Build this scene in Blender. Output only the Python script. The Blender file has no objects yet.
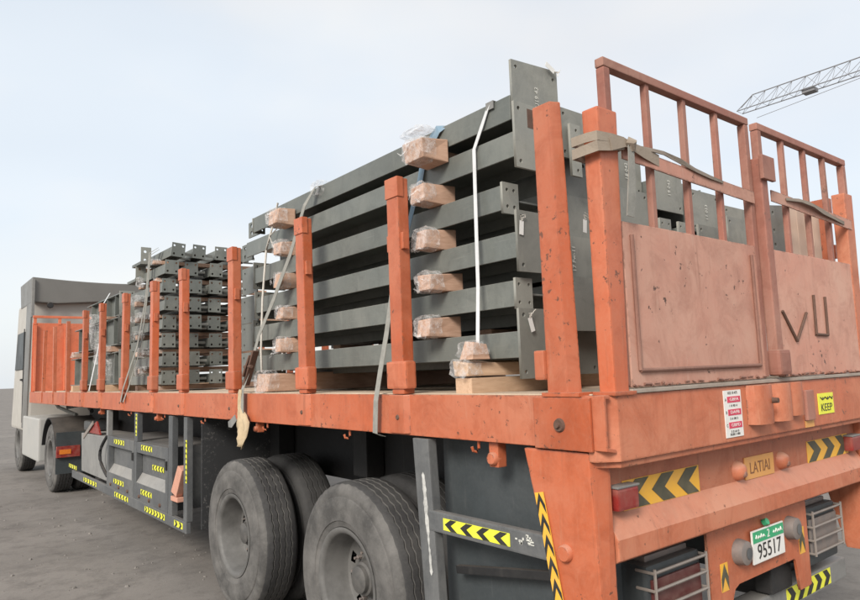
import bpy, bmesh, math, random
from mathutils import Vector, Matrix, Euler

random.seed(7)
H = 1.595                      # deck height above the ground; z below is written relative to the deck
sc = bpy.context.scene
COL = sc.collection

# ------------------------------------------------------------------ camera
cam_d = bpy.data.cameras.new('camera')
cam = bpy.data.objects.new('camera', cam_d)
COL.objects.link(cam)
RX = Vector((0.78210609, -0.62217926, -0.03468478))
RD = Vector((0.04012558, 0.10582862, -0.99357448))
RF = Vector((0.62185207, 0.7756889, 0.10773451))
mw = Matrix.Identity(4)
for i, v in enumerate((RX, -RD, -RF)):
    for j in range(3):
        mw[j][i] = v[j]
mw.translation = Vector((-1.9675, -1.4871, 0.1048 + H))
cam.matrix_world = mw
cam_d.sensor_fit = 'HORIZONTAL'
cam_d.sensor_width = 36.0
cam_d.lens = 36.0 * 667.0 / 860.0
cam_d.clip_end = 3000
cam_d.clip_start = 0.05
sc.camera = cam

# ------------------------------------------------------------------ world and sun
SUN_DIR = Vector((-0.86, -0.45, 0.62)).normalized()
SUN_EL = math.asin(SUN_DIR.z)
SUN_AZ = math.atan2(SUN_DIR.x, SUN_DIR.y)
w = bpy.data.worlds.new('World')
sc.world = w
w.use_nodes = True
nt = w.node_tree
bg = nt.nodes['Background']
sky = nt.nodes.new('ShaderNodeTexSky')
sky.sky_type = 'NISHITA'
sky.sun_disc = False
sky.sun_elevation = SUN_EL
sky.sun_rotation = SUN_AZ
sky.air_density = 1.0
sky.dust_density = 3.0
sky.ozone_density = 1.0
tcw = nt.nodes.new('ShaderNodeTexCoord')
mpw = nt.nodes.new('ShaderNodeMapping')
mpw.inputs['Scale'].default_value = (1.0, 1.0, 2.2)
mpw.inputs['Location'].default_value = (4.0, 1.0, 0.0)
nzw = nt.nodes.new('ShaderNodeTexNoise')
nzw.inputs['Scale'].default_value = 1.0
nzw.inputs['Detail'].default_value = 3.5
nzw.inputs['Roughness'].default_value = 0.55
rmw = nt.nodes.new('ShaderNodeValToRGB')
rmw.color_ramp.elements[0].position = 0.30
rmw.color_ramp.elements[0].color = (0.66, 0.66, 0.66, 1)
rmw.color_ramp.elements[1].position = 0.72
rmw.color_ramp.elements[1].color = (0.90, 0.90, 0.90, 1)
mxw = nt.nodes.new('ShaderNodeMixRGB')
nz2 = nt.nodes.new('ShaderNodeTexNoise')
nz2.inputs['Scale'].default_value = 1.4; nz2.inputs['Detail'].default_value = 5.0
veil = nt.nodes.new('ShaderNodeValToRGB')                # thin high cloud over the whole sky, cool to cream
veil.color_ramp.elements[0].position = 0.38; veil.color_ramp.elements[0].color = (5.85, 6.25, 6.6, 1)
veil.color_ramp.elements[1].position = 0.66; veil.color_ramp.elements[1].color = (7.1, 6.85, 6.45, 1)
nt.links.new(mpw.outputs['Vector'], nz2.inputs['Vector'])
nt.links.new(nz2.outputs['Fac'], veil.inputs['Fac'])
nt.links.new(veil.outputs['Color'], mxw.inputs[2])
nt.links.new(tcw.outputs['Generated'], mpw.inputs['Vector'])
nt.links.new(mpw.outputs['Vector'], nzw.inputs['Vector'])
nt.links.new(nzw.outputs['Fac'], rmw.inputs['Fac'])
nt.links.new(rmw.outputs['Color'], mxw.inputs[0])
nt.links.new(sky.outputs['Color'], mxw.inputs[1])
nt.links.new(mxw.outputs['Color'], bg.inputs['Color'])
bg.inputs['Strength'].default_value = 0.115

sun_d = bpy.data.lights.new('sun', 'SUN')
sun_d.energy = 2.7
sun_d.angle = math.radians(20)
sun_d.color = (1.0, 0.94, 0.86)
sun = bpy.data.objects.new('sun', sun_d)
COL.objects.link(sun)
sun.rotation_euler = (-SUN_DIR).to_track_quat('-Z', 'Y').to_euler()
sun.location = (-20, -20, 30)

sc.view_settings.view_transform = 'Standard'
sc.view_settings.look = 'None'
sc.view_settings.gamma = 1.0
sc.view_settings.use_curve_mapping = False
sc.view_settings.exposure = 0.5
sc.render.engine = 'CYCLES'
sc.cycles.use_denoising = True
sc.cycles.max_bounces = 6
sc.cycles.transparent_max_bounces = 12

# ------------------------------------------------------------------ materials
class NT:
    def __init__(s, name):
        s.m = bpy.data.materials.new(name)
        s.m.use_nodes = True
        s.t = s.m.node_tree
        s.b = s.t.nodes['Principled BSDF']
        tc = s.t.nodes.new('ShaderNodeTexCoord')
        oi = s.t.nodes.new('ShaderNodeObjectInfo')
        mul = s.t.nodes.new('ShaderNodeMath'); mul.operation = 'MULTIPLY'
        mul.inputs[1].default_value = 37.0
        add = s.t.nodes.new('ShaderNodeVectorMath'); add.operation = 'ADD'
        s.l(oi.outputs['Random'], mul.inputs[0])
        s.l(tc.outputs['Object'], add.inputs[0])
        s.l(mul.outputs[0], add.inputs[1])
        s.co = add.outputs[0]
        s.rnd = oi.outputs['Random']
    def l(s, a, b): s.t.links.new(a, b)
    def noise(s, scale, detail=5, rough=0.6, stretch=None, dist=0.0):
        n = s.t.nodes.new('ShaderNodeTexNoise')
        n.inputs['Scale'].default_value = scale
        n.inputs['Detail'].default_value = detail
        n.inputs['Roughness'].default_value = rough
        n.inputs['Distortion'].default_value = dist
        if stretch:
            mp = s.t.nodes.new('ShaderNodeMapping')
            mp.inputs['Scale'].default_value = stretch
            s.l(s.co, mp.inputs['Vector']); s.l(mp.outputs[0], n.inputs['Vector'])
        else:
            s.l(s.co, n.inputs['Vector'])
        return n.outputs['Fac']
    def ramp(s, v, a, b, lo=0.0, hi=1.0):
        n = s.t.nodes.new('ShaderNodeMapRange')
        n.inputs['From Min'].default_value = a; n.inputs['From Max'].default_value = b
        n.inputs['To Min'].default_value = lo; n.inputs['To Max'].default_value = hi
        s.l(v, n.inputs['Value'])
        return n.outputs[0]
    def mix(s, fac, a, b):
        n = s.t.nodes.new('ShaderNodeMixRGB')
        for i, v in ((0, fac), (1, a), (2, b)):
            if isinstance(v, (int, float)): n.inputs[i].default_value = v
            elif isinstance(v, tuple): n.inputs[i].default_value = (*v, 1)
            else: s.l(v, n.inputs[i])
        return n.outputs[0]
    def math(s, op, a, b):
        n = s.t.nodes.new('ShaderNodeMath'); n.operation = op
        for i, v in ((0, a), (1, b)):
            if isinstance(v, (int, float)): n.inputs[i].default_value = v
            else: s.l(v, n.inputs[i])
        return n.outputs[0]
    def bump(s, v, strength, dist=0.01):
        n = s.t.nodes.new('ShaderNodeBump')
        n.inputs['Strength'].default_value = strength
        n.inputs['Distance'].default_value = dist
        s.l(v, n.inputs['Height']); s.l(n.outputs[0], s.b.inputs['Normal'])
    def set(s, col=None, rough=None, metal=None, spec=None):
        if col is not None:
            if isinstance(col, tuple): s.b.inputs['Base Color'].default_value = (*col, 1)
            else: s.l(col, s.b.inputs['Base Color'])
        if rough is not None:
            if isinstance(rough, (int, float)): s.b.inputs['Roughness'].default_value = rough
            else: s.l(rough, s.b.inputs['Roughness'])
        if metal is not None: s.b.inputs['Metallic'].default_value = metal
        if spec is not None: s.b.inputs['Specular IOR Level'].default_value = spec
        return s.m

def painted(name, base, dust, dust_lo=0.45, dust_hi=0.75, dust_amt=0.6, chip=(0.09, 0.05, 0.035), chip_at=0.70, chip_scale=22,
            rough=0.5, bump=0.15, streak=0.25, vary=0.12, edge=0.0, settle=0.6, dent=0.0, scratch=0.0):
    n = NT(name)
    big = n.noise(1.7, 7, 0.62)
    c = n.mix(n.ramp(big, dust_lo, dust_hi, 0, dust_amt), base, dust)
    st = n.noise(3.0, 5, 0.6, (5.0, 5.0, 0.5))
    dark = tuple(x * 0.6 for x in base)
    c = n.mix(n.ramp(st, 0.55, 0.8, 0, streak), c, dark)
    bl = n.noise(5.5, 8, 0.72, None, 0.8)
    c = n.mix(n.ramp(bl, 0.46, 0.66, 0, 0.65), c, tuple(x * 0.70 for x in base))
    sc_ = n.noise(26, 4, 0.6, (1.0, 1.0, 0.12), 0.3)
    c = n.mix(n.ramp(sc_, 0.62, 0.70, 0, 0.3), c, dust)
    fine = n.noise(60, 3, 0.7)
    c = n.mix(n.ramp(fine, 0.45, 0.75, 0, 0.18), c, dust)
    hv = n.t.nodes.new('ShaderNodeHueSaturation')
    n.l(n.ramp(n.rnd, 0, 1, 1 - vary, 1 + vary), hv.inputs['Value']); n.l(c, hv.inputs['Color'])
    c = hv.outputs[0]
    if settle:
        gn = n.t.nodes.new('ShaderNodeNewGeometry'); sx = n.t.nodes.new('ShaderNodeSeparateXYZ')
        n.l(gn.outputs['Normal'], sx.inputs[0])
        up = n.math('MULTIPLY', n.ramp(sx.outputs['Z'], 0.25, 0.75), n.ramp(n.noise(6, 6, 0.65), 0.25, 0.6, 0.45, 1.0))
        c = n.mix(n.math('MULTIPLY', up, settle), c, tuple(0.55 * d + 0.45 * q for d, q in zip(dust, (0.46, 0.38, 0.31))))
    ch = n.noise(chip_scale, 6, 0.65)
    if edge:
        bv = n.t.nodes.new('ShaderNodeBevel'); bv.samples = 4; bv.inputs['Radius'].default_value = 0.014
        ge = n.t.nodes.new('ShaderNodeNewGeometry')
        dp = n.t.nodes.new('ShaderNodeVectorMath'); dp.operation = 'DOT_PRODUCT'
        n.l(bv.outputs[0], dp.inputs[0]); n.l(ge.outputs['Normal'], dp.inputs[1])
        ch = n.math('ADD', ch, n.ramp(dp.outputs['Value'], 0.99, 0.80, 0.0, edge))
    if edge:
        rr = n.noise(16, 5, 0.65, (1.0, 1.0, 0.07), 0.2)
        c = n.mix(n.ramp(rr, 0.62, 0.72, 0, 0.45), c, (0.20, 0.085, 0.05))
    if edge:
        ch = n.math('ADD', ch, n.ramp(n.noise(2.3, 3, 0.5), 0.35, 0.65, -0.05, 0.05))
    if scratch:
        sr = n.noise(9, 5, 0.7, (14.0, 0.35, 14.0), 0.15)
        c = n.mix(n.ramp(sr, 0.60, 0.70, 0, scratch), c, dust)
        sm_ = n.noise(1.3, 4, 0.5, (1.0, 1.6, 1.0))
        c = n.mix(n.ramp(sm_, 0.50, 0.66, 0, 0.45), c, tuple(x * 0.62 for x in base))
    chm = n.ramp(ch, chip_at, chip_at + 0.025)
    c = n.mix(chm, c, chip)
    hg = n.math('SUBTRACT', n.math('MULTIPLY', n.noise(9, 6, 0.6), 0.6), n.math('MULTIPLY', chm, 0.5))
    if dent: hg = n.math('ADD', hg, n.math('MULTIPLY', n.noise(3.2, 2, 0.4), dent))
    n.bump(hg, bump, 0.006)
    return n.set(c, n.ramp(big, 0.3, 0.7, rough - 0.08, rough + 0.2))

M = {}
M['orange'] = painted('orange_paint', (0.46, 0.105, 0.040), (0.475, 0.21, 0.13), 0.36, 0.74, 0.62, chip=(0.16, 0.06, 0.035), chip_at=0.655, chip_scale=30, rough=0.38, streak=0.6, edge=0.13, bump=0.2, dent=2.5)
M['orange_rear'] = painted('weathered_orange_paint', (0.47, 0.125, 0.055), (0.50, 0.25, 0.16), 0.35, 0.74, 0.7, chip=(0.20, 0.085, 0.05), chip_at=0.66, chip_scale=28, rough=0.48, streak=0.6, edge=0.13, bump=0.2, dent=3.0)
M['gate'] = painted('faded_gate_paint', (0.49, 0.225, 0.160), (0.53, 0.345, 0.27), 0.35, 0.7, 0.8, chip=(0.10, 0.055, 0.04), chip_at=0.668, chip_scale=26, rough=0.58, streak=0.3, edge=0.19, bump=0.3, dent=6.0)
M['gate_bar'] = painted('gate_bar_paint', (0.30, 0.112, 0.078), (0.38, 0.22, 0.17), 0.35, 0.7, 0.7, chip=(0.15,0.08,0.06), chip_at=0.68, rough=0.6, edge=0.10)
M['weld'] = painted('weld_bead_metal', (0.19, 0.09, 0.066), (0.33, 0.19, 0.145), 0.45, 0.7, 0.6, rough=0.7, settle=0.2)
M['steel'] = painted('grey_primer_steel', (0.132, 0.144, 0.133), (0.225, 0.228, 0.203), 0.42, 0.76, 0.65, chip=(0.26, 0.26, 0.25), chip_at=0.73, chip_scale=20, rough=0.40, bump=0.05, streak=0.4, vary=0.12, settle=0.3, scratch=0.45)
M['plate'] = painted('grey_primer_plate', (0.215, 0.22, 0.20), (0.32, 0.312, 0.27), 0.4, 0.75, 0.6, chip=(0.16, 0.10, 0.07), chip_at=0.75, chip_scale=12, rough=0.5, bump=0.05, streak=0.25, vary=0.14, settle=0.3, scratch=0.45)
M['guard'] = painted('grey_guard_paint', (0.085, 0.09, 0.095), (0.185, 0.183, 0.175), 0.42, 0.75, 0.55, chip=(0.30, 0.30, 0.29), chip_at=0.74, rough=0.5, bump=0.12, streak=0.3, vary=0.06, settle=0.3)
M['guard_light'] = painted('pale_grey_paint', (0.20, 0.20, 0.195), (0.30, 0.29, 0.27), 0.42, 0.75, 0.5, chip=(0.10,0.09,0.08), chip_at=0.70, rough=0.55, settle=0.3)
M['chassis'] = painted('dirty_black_chassis', (0.013, 0.013, 0.014), (0.05, 0.047, 0.044), 0.5, 0.8, 0.6, chip=(0.10, 0.06, 0.04), rough=0.6, bump=0.3, settle=0.3)
M['sheet'] = painted('dark_sheet', (0.042, 0.050, 0.054), (0.085, 0.088, 0.088), 0.5, 0.85, 0.5, chip_at=0.8, rough=0.45, bump=0.1, settle=0.3)
M['headboard'] = painted('headboard_paint', (0.62, 0.15, 0.065), (0.58, 0.27, 0.18), 0.45, 0.8, 0.5, rough=0.5)

def simple(name, col, rough=0.5, metal=0.0, dirt=0.35, dirtcol=None, scale=6, bump=0.05):
    n = NT(name)
    a = n.noise(scale, 6, 0.62)
    dc = dirtcol or tuple(x * 0.55 for x in col)
    c = n.mix(n.ramp(a, 0.42, 0.75, 0, dirt), col, dc)
    if bump: n.bump(n.noise(scale * 5, 4), bump, 0.004)
    return n.set(c, n.ramp(a, 0.3, 0.7, max(rough - 0.06, 0.02), min(rough + 0.12, 1)), metal)

M['yellow'] = simple('chevron_yellow', (0.78, 0.42, 0.045), 0.4, dirt=0.35, dirtcol=(0.55, 0.33, 0.15), scale=14)
M['neon'] = simple('reflective_yellow', (0.80, 0.80, 0.05), 0.35, dirt=0.35, dirtcol=(0.45, 0.44, 0.15), scale=18)
M['black'] = simple('black_print', (0.022, 0.022, 0.022), 0.5, dirt=0.3, dirtcol=(0.09, 0.08, 0.07), scale=14)
M['olive'] = simple('worn_black_print', (0.07, 0.068, 0.045), 0.55, dirt=0.4, dirtcol=(0.22, 0.18, 0.10), scale=14)
M['white'] = simple('white_print', (0.74, 0.73, 0.70), 0.45, dirt=0.3, dirtcol=(0.52, 0.48, 0.43), scale=12)
M['wornwhite'] = simple('worn_white_tape', (0.52, 0.52, 0.50), 0.6, dirt=0.9, dirtcol=(0.20, 0.20, 0.195), scale=40)
M['pink'] = simple('red_print', (0.62, 0.055, 0.11), 0.45, scale=20)
M['green'] = simple('plate_green', (0.035, 0.36, 0.16), 0.4, dirt=0.3, dirtcol=(0.18, 0.34, 0.22), scale=16)
M['signyel'] = simple('faded_yellow_plate', (0.66, 0.33, 0.10), 0.5, dirt=0.5, dirtcol=(0.56, 0.30, 0.17), scale=12)
M['signink'] = simple('faded_brown_print', (0.22, 0.10, 0.045), 0.6)
M['redlens'] = simple('red_lens', (0.24, 0.026, 0.022), 0.3, dirt=0.7, dirtcol=(0.30, 0.13, 0.10), scale=14)
M['darklens'] = simple('dusty_dark_lens', (0.10, 0.030, 0.028), 0.35, dirt=0.7, dirtcol=(0.20, 0.12, 0.10), scale=9)
M['amber'] = simple('amber_lens', (0.70, 0.20, 0.03), 0.25, scale=14)
M['lampgrey'] = simple('dusty_grey_lamp', (0.17, 0.15, 0.14), 0.5, dirt=0.5, dirtcol=(0.33, 0.24, 0.20), scale=14)
M['bar_metal'] = simple('dusty_cage_metal', (0.27, 0.235, 0.21), 0.5, 0.2, scale=16)
M['whitetruck'] = simple('dusty_white_paint', (0.38, 0.38, 0.365), 0.45, dirt=0.5, dirtcol=(0.42, 0.40, 0.37), scale=3)
M['cream'] = simple('cream_paint', (0.42, 0.40, 0.365), 0.5, dirt=0.3, scale=3)
M['deflector'] = simple('grey_deflector_paint', (0.15, 0.145, 0.135), 0.4, dirt=0.3, scale=2)
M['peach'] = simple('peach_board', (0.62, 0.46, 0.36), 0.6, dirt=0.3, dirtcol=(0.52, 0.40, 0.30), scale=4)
M['sill_lip'] = simple('dusty_bare_metal', (0.34, 0.29, 0.245), 0.6, dirt=0.6, dirtcol=(0.22, 0.16, 0.13), scale=9, bump=0.2)
M['strapw'] = simple('white_strap_plastic', (0.62, 0.63, 0.64), 0.35, dirt=0.3, scale=20)
M['strapg'] = simple('grey_webbing', (0.27, 0.265, 0.24), 0.8, dirt=0.5, scale=25, bump=0.4)
M['strapb'] = simple('beige_webbing', (0.29, 0.24, 0.19), 0.85, dirt=0.5, dirtcol=(0.24, 0.19, 0.15), scale=22, bump=0.4)
M['strapd'] = simple('grimy_brown_webbing', (0.20, 0.165, 0.135), 0.85, dirt=0.5, dirtcol=(0.13, 0.11, 0.09), scale=22, bump=0.4)
M['strapy'] = simple('dusty_yellow_webbing', (0.47, 0.37, 0.24), 0.85, dirt=0.5, scale=20, bump=0.4)
M['blue'] = simple('blue_webbing', (0.16, 0.25, 0.33), 0.75, dirt=0.5, dirtcol=(0.28, 0.31, 0.33), scale=20, bump=0.3)
M['rope'] = simple('white_rope', (0.60, 0.57, 0.52), 0.9, dirt=0.4, scale=40, bump=0.4)
M['rust'] = simple('rusty_iron', (0.13, 0.075, 0.055), 0.8, 0.2, scale=25, bump=0.4)
M['brick'] = simple('pink_block', (0.55, 0.28, 0.20), 0.8, dirt=0.4, scale=20, bump=0.3)
M['tag'] = simple('white_tag_paper', (0.70, 0.70, 0.68), 0.7, dirt=0.2)
M['chalk'] = simple('white_chalk_mark', (0.62, 0.62, 0.57), 0.9, dirt=0.6, dirtcol=(0.34, 0.34, 0.31), scale=60)
M['crane'] = simple('crane_grey', (0.20, 0.20, 0.21), 0.6, dirt=0.2, scale=1)

def timber(name, base, dark):
    n = NT(name)
    g = n.noise(7, 8, 0.65, (1.2, 9, 9), 0.6)
    c = n.mix(n.ramp(g, 0.35, 0.7), base, dark)
    k = n.noise(2.2, 3)
    c = n.mix(n.ramp(k, 0.5, 0.75, 0, 0.4), c, tuple(x * 0.7 for x in base))
    n.bump(g, 0.35, 0.004)
    return n.set(c, 0.75)
M['wood'] = timber('packing_timber', (0.55, 0.36, 0.26), (0.42, 0.25, 0.17))
M['wood2'] = timber('pale_timber', (0.60, 0.42, 0.285), (0.47, 0.31, 0.20))
def plank_mat():
    n = NT('deck_timber')
    g = n.noise(5, 8, 0.65, (9, 0.8, 9), 0.5)
    c = n.mix(n.ramp(g, 0.3, 0.7), (0.55, 0.44, 0.33), (0.38, 0.29, 0.21))
    n.bump(g, 0.4, 0.004)
    return n.set(c, 0.85)
M['plank'] = plank_mat()

def film():
    n = NT('clear_plastic_film')
    a = n.noise(30, 4, 0.7)
    n.set((0.85, 0.84, 0.84), 0.22)
    n.l(n.ramp(a, 0.38, 0.72, 0.04, 0.50), n.b.inputs['Alpha'])
    n.bump(n.noise(45, 5, 0.7), 0.9, 0.01)
    return n.m
M['film'] = film()

def rubber(name, base, dust, lo, hi, amt):
    n = NT(name)
    a = n.noise(5, 7, 0.65)
    c = n.mix(n.ramp(a, lo, hi, 0.15, amt), base, dust)
    f = n.noise(70, 4, 0.7)
    c = n.mix(n.ramp(f, 0.5, 0.75, 0, 0.3), c, dust)
    n.bump(f, 0.3, 0.003)
    return n.set(c, 0.8, spec=0.3)
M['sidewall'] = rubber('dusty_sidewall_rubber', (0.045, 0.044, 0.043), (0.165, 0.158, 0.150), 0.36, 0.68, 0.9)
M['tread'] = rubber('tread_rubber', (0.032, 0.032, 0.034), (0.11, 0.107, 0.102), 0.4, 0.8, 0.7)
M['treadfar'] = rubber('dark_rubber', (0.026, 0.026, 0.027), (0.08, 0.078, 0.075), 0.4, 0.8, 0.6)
M['hub'] = simple('greasy_hub', (0.075, 0.073, 0.070), 0.5, 0.0, dirt=0.6, dirtcol=(0.16, 0.15, 0.14), scale=14, bump=0.3)
M['groove'] = rubber('dust_in_tread_groove', (0.075, 0.073, 0.070), (0.20, 0.19, 0.18), 0.45, 0.8, 0.7)
M['rim'] = simple('dusty_steel_rim', (0.130, 0.127, 0.122), 0.6, 0.0, dirt=0.9, dirtcol=(0.060, 0.058, 0.055), scale=6, bump=0.2)

def flapmat():
    n = NT('speckled_mud_flap')
    a = n.noise(38, 6, 0.75)
    reg = n.noise(2.2, 3)
    k = n.math('MULTIPLY', n.ramp(a, 0.55, 0.64), n.ramp(reg, 0.42, 0.58))
    c = n.mix(k, (0.030, 0.031, 0.033), (0.17, 0.165, 0.16))
    n.bump(a, 0.3, 0.004)
    return n.set(c, 0.7)
M['flap'] = flapmat()

def groundmat():
    n = NT('dusty_yard_ground')
    a = n.noise(0.55, 9, 0.62)
    c = n.mix(n.ramp(a, 0.35, 0.68), (0.170, 0.155, 0.141), (0.225, 0.206, 0.188))
    b = n.noise(3.4, 9, 0.75)
    c = n.mix(n.ramp(b, 0.47, 0.68, 0, 0.75), c, (0.105, 0.095, 0.087))
    tr = n.noise(1.1, 6, 0.6, (3.0, 0.35, 1.0), 0.4)
    c = n.mix(n.ramp(tr, 0.52, 0.72, 0, 0.45), c, (0.19, 0.178, 0.166))
    f = n.noise(32, 6, 0.75)
    c = n.mix(n.ramp(f, 0.52, 0.72, 0, 0.45), c, (0.22, 0.205, 0.19))
    f2 = n.noise(55, 4, 0.7)
    c = n.mix(n.ramp(f2, 0.60, 0.72, 0, 0.6), c, (0.075, 0.068, 0.064))
    hgt = n.math('ADD', n.math('MULTIPLY', b, 1.2), n.math('MULTIPLY', f, 0.35))
    n.bump(hgt, 0.28, 0.02)
    return n.set(c, n.ramp(a, 0.3, 0.7, 0.78, 0.95), spec=0.25)
M['ground'] = groundmat()
M['stone'] = simple('grey_gravel_stone', (0.20, 0.185, 0.17), 0.9, dirt=0.6, scale=30)

# ------------------------------------------------------------------ mesh helpers
class MB:
    def __init__(s): s.v = []; s.f = []
    def add(s, vs, fs):
        o = len(s.v); s.v += [tuple(v) for v in vs]; s.f += [tuple(i + o for i in f) for f in fs]; return s
    def hexa(s, p):   # 8 points: bottom loop 0-3 then top loop 4-7
        return s.add(p, [(3, 2, 1, 0), (4, 5, 6, 7), (0, 1, 5, 4), (1, 2, 6, 5), (2, 3, 7, 6), (3, 0, 4, 7)])
    def box(s, x0, x1, y0, y1, z0, z1):
        return s.hexa([(x0, y0, z0), (x1, y0, z0), (x1, y1, z0), (x0, y1, z0), (x0, y0, z1), (x1, y0, z1), (x1, y1, z1), (x0, y1, z1)])
    def bar(s, a, b, wx, wy, up=(0, 0, 1)):     # rectangular bar from a to b, wx along the side axis, wy along the other
        a = Vector(a); b = Vector(b); d = (b - a).normalized(); u = Vector(up)
        if abs(d.dot(u)) > 0.98: u = Vector((0, 1, 0))
        r = d.cross(u).normalized(); q = r.cross(d).normalized()
        P = []
        for c in (a, b):
            P += [c - r * wx / 2 - q * wy / 2, c + r * wx / 2 - q * wy / 2, c + r * wx / 2 + q * wy / 2, c - r * wx / 2 + q * wy / 2]
        return s.hexa(P)
    def prism(s, poly, axis, a, b):             # poly in the two other axes (in x,y,z order), extruded a..b along axis
        n = len(poly)
        def pt(p, t):
            return (t, p[0], p[1]) if axis == 'x' else (p[0], t, p[1]) if axis == 'y' else (p[0], p[1], t)
        vs = [pt(p, a) for p in poly] + [pt(p, b) for p in poly]
        fs = [tuple(range(n)), tuple(range(2 * n - 1, n - 1, -1))]
        for i in range(n):
            j = (i + 1) % n
            fs.append((i, i + n, j + n, j))
        return s.add(vs, fs)
    def tube(s, pts, r, n=8, cap=True):
        pts = [Vector(p) for p in pts]; o = len(s.v); m = len(pts)
        for i, p in enumerate(pts):
            d = (pts[min(i + 1, m - 1)] - pts[max(i - 1, 0)]).normalized()
            u = Vector((0, 0, 1)) if abs(d.z) < 0.9 else Vector((1, 0, 0))
            a = d.cross(u).normalized(); b = d.cross(a).normalized()
            rr = r[i] if isinstance(r, (list, tuple)) else r
            for k in range(n):
                t = 2 * math.pi * k / n
                s.v.append(tuple(p + a * math.cos(t) * rr + b * math.sin(t) * rr))
        for i in range(m - 1):
            for k in range(n):
                k2 = (k + 1) % n
                s.f.append((o + i * n + k, o + i * n + k2, o + (i + 1) * n + k2, o + (i + 1) * n + k))
        if cap:
            s.f.append(tuple(o + k for k in range(n - 1, -1, -1)))
            s.f.append(tuple(o + (m - 1) * n + k for k in range(n)))
        return s
    def ribbon(s, pts, widths, side, t=0.003):  # flat webbing: points, width, side vector(s)
        pts = [Vector(p) for p in pts]; m = len(pts); o = len(s.v)
        for i, p in enumerate(pts):
            d = (pts[min(i + 1, m - 1)] - pts[max(i - 1, 0)]).normalized()
            sd = Vector(side[i] if isinstance(side, list) else side)
            sd = (sd - d * sd.dot(d)).normalized()
            nn = d.cross(sd).normalized()
            wd = widths[i] if isinstance(widths, (list, tuple)) else widths
            for a, b in ((-1, -1), (1, -1), (1, 1), (-1, 1)):
                s.v.append(tuple(p + sd * a * wd / 2 + nn * b * t / 2))
        for i in range(m - 1):
            for k in range(4):
                k2 = (k + 1) % 4
                s.f.append((o + i * 4 + k, o + i * 4 + k2, o + i * 4 + 4 + k2, o + i * 4 + 4 + k))
        s.f.append((o + 3, o + 2, o + 1, o)); e = o + (m - 1) * 4
        s.f.append((e, e + 1, e + 2, e + 3))
        return s
    def lathe(s, prof, n=48, c=(0, 0, 0), axis='x', closed=False):   # prof: list of (axial, radius)
        o = len(s.v); m = len(prof)
        for k in range(n):
            t = 2 * math.pi * k / n
            for (a, r) in prof:
                if axis == 'x': p = (c[0] + a, c[1] + r * math.cos(t), c[2] + r * math.sin(t))
                elif axis == 'y': p = (c[0] + r * math.cos(t), c[1] + a, c[2] + r * math.sin(t))
                else: p = (c[0] + r * math.cos(t), c[1] + r * math.sin(t), c[2] + a)
                s.v.append(p)
        for k in range(n):
            k2 = (k + 1) % n
            for i in range(m if closed else m - 1):
                j = (i + 1) % m
                s.f.append((o + k * m + i, o + k * m + j, o + k2 * m + j, o + k2 * m + i))
        return s
    def mesh(s, name, bevel=0.0, smooth=False, lift=0.0, seg=2):
        me = bpy.data.meshes.new(name)
        me.from_pydata([(x, y, z + lift) for x, y, z in s.v], [], s.f)
        bm = bmesh.new(); bm.from_mesh(me)
        bmesh.ops.recalc_face_normals(bm, faces=bm.faces)
        if bevel > 0:
            es = [e for e in bm.edges if len(e.link_faces) == 2 and e.calc_face_angle(0) > 0.6]
            if es: bmesh.ops.bevel(bm, geom=es, offset=bevel, segments=seg, profile=0.7, affect='EDGES', clamp_overlap=True)
        if smooth:
            for f in bm.faces: f.smooth = True
            for e in bm.edges:
                if len(e.link_faces) == 2 and e.calc_face_angle(0) > 0.7: e.smooth = False
        bm.to_mesh(me); bm.free()
        return me
    def build(s, name, mat, parent=None, bevel=0.0, smooth=False, local=False, label=None, seg=2):
        me = s.mesh(name, bevel, smooth, 0.0 if local else H, seg)
        me.materials.append(mat if not isinstance(mat, str) else M[mat])
        return link(name, me, parent, local, label)

def link(name, me, parent=None, local=False, label=None, mw=None):
    o = bpy.data.objects.new(name, me)
    COL.objects.link(o)
    if parent is not None:
        o.parent = parent
        if not local:
            o.matrix_parent_inverse = world_of(parent).inverted()
    if mw is not None: o.matrix_basis = mw
    if label: o['label'] = label
    return o

def world_of(o):
    m = o.matrix_basis.copy()
    if o.parent is not None:
        m = world_of(o.parent) @ o.matrix_parent_inverse @ m
    return m

def thing(name, label, cat, loc=(0, 0, 0), group=None, rotz=0.0):
    o = bpy.data.objects.new(name, None)
    COL.objects.link(o)
    o.empty_display_size = 0.1
    o.location = (loc[0], loc[1], loc[2] + H)
    o.rotation_euler = (0, 0, rotz)
    o['label'] = label; o['category'] = cat; o['kind'] = 'thing'
    if group: o['group'] = group
    return o

def tag(o, label, cat, group=None, kind='thing'):
    o['label'] = label; o['category'] = cat
    if group: o['group'] = group
    if kind: o['kind'] = kind
    return o

def copy_tree(o, parent=None):
    c = o.copy(); COL.objects.link(c); c.parent = parent
    if parent is not None: c.matrix_parent_inverse = o.matrix_parent_inverse.copy()
    for ch in list(o.children): copy_tree(ch, c)
    return c

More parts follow.
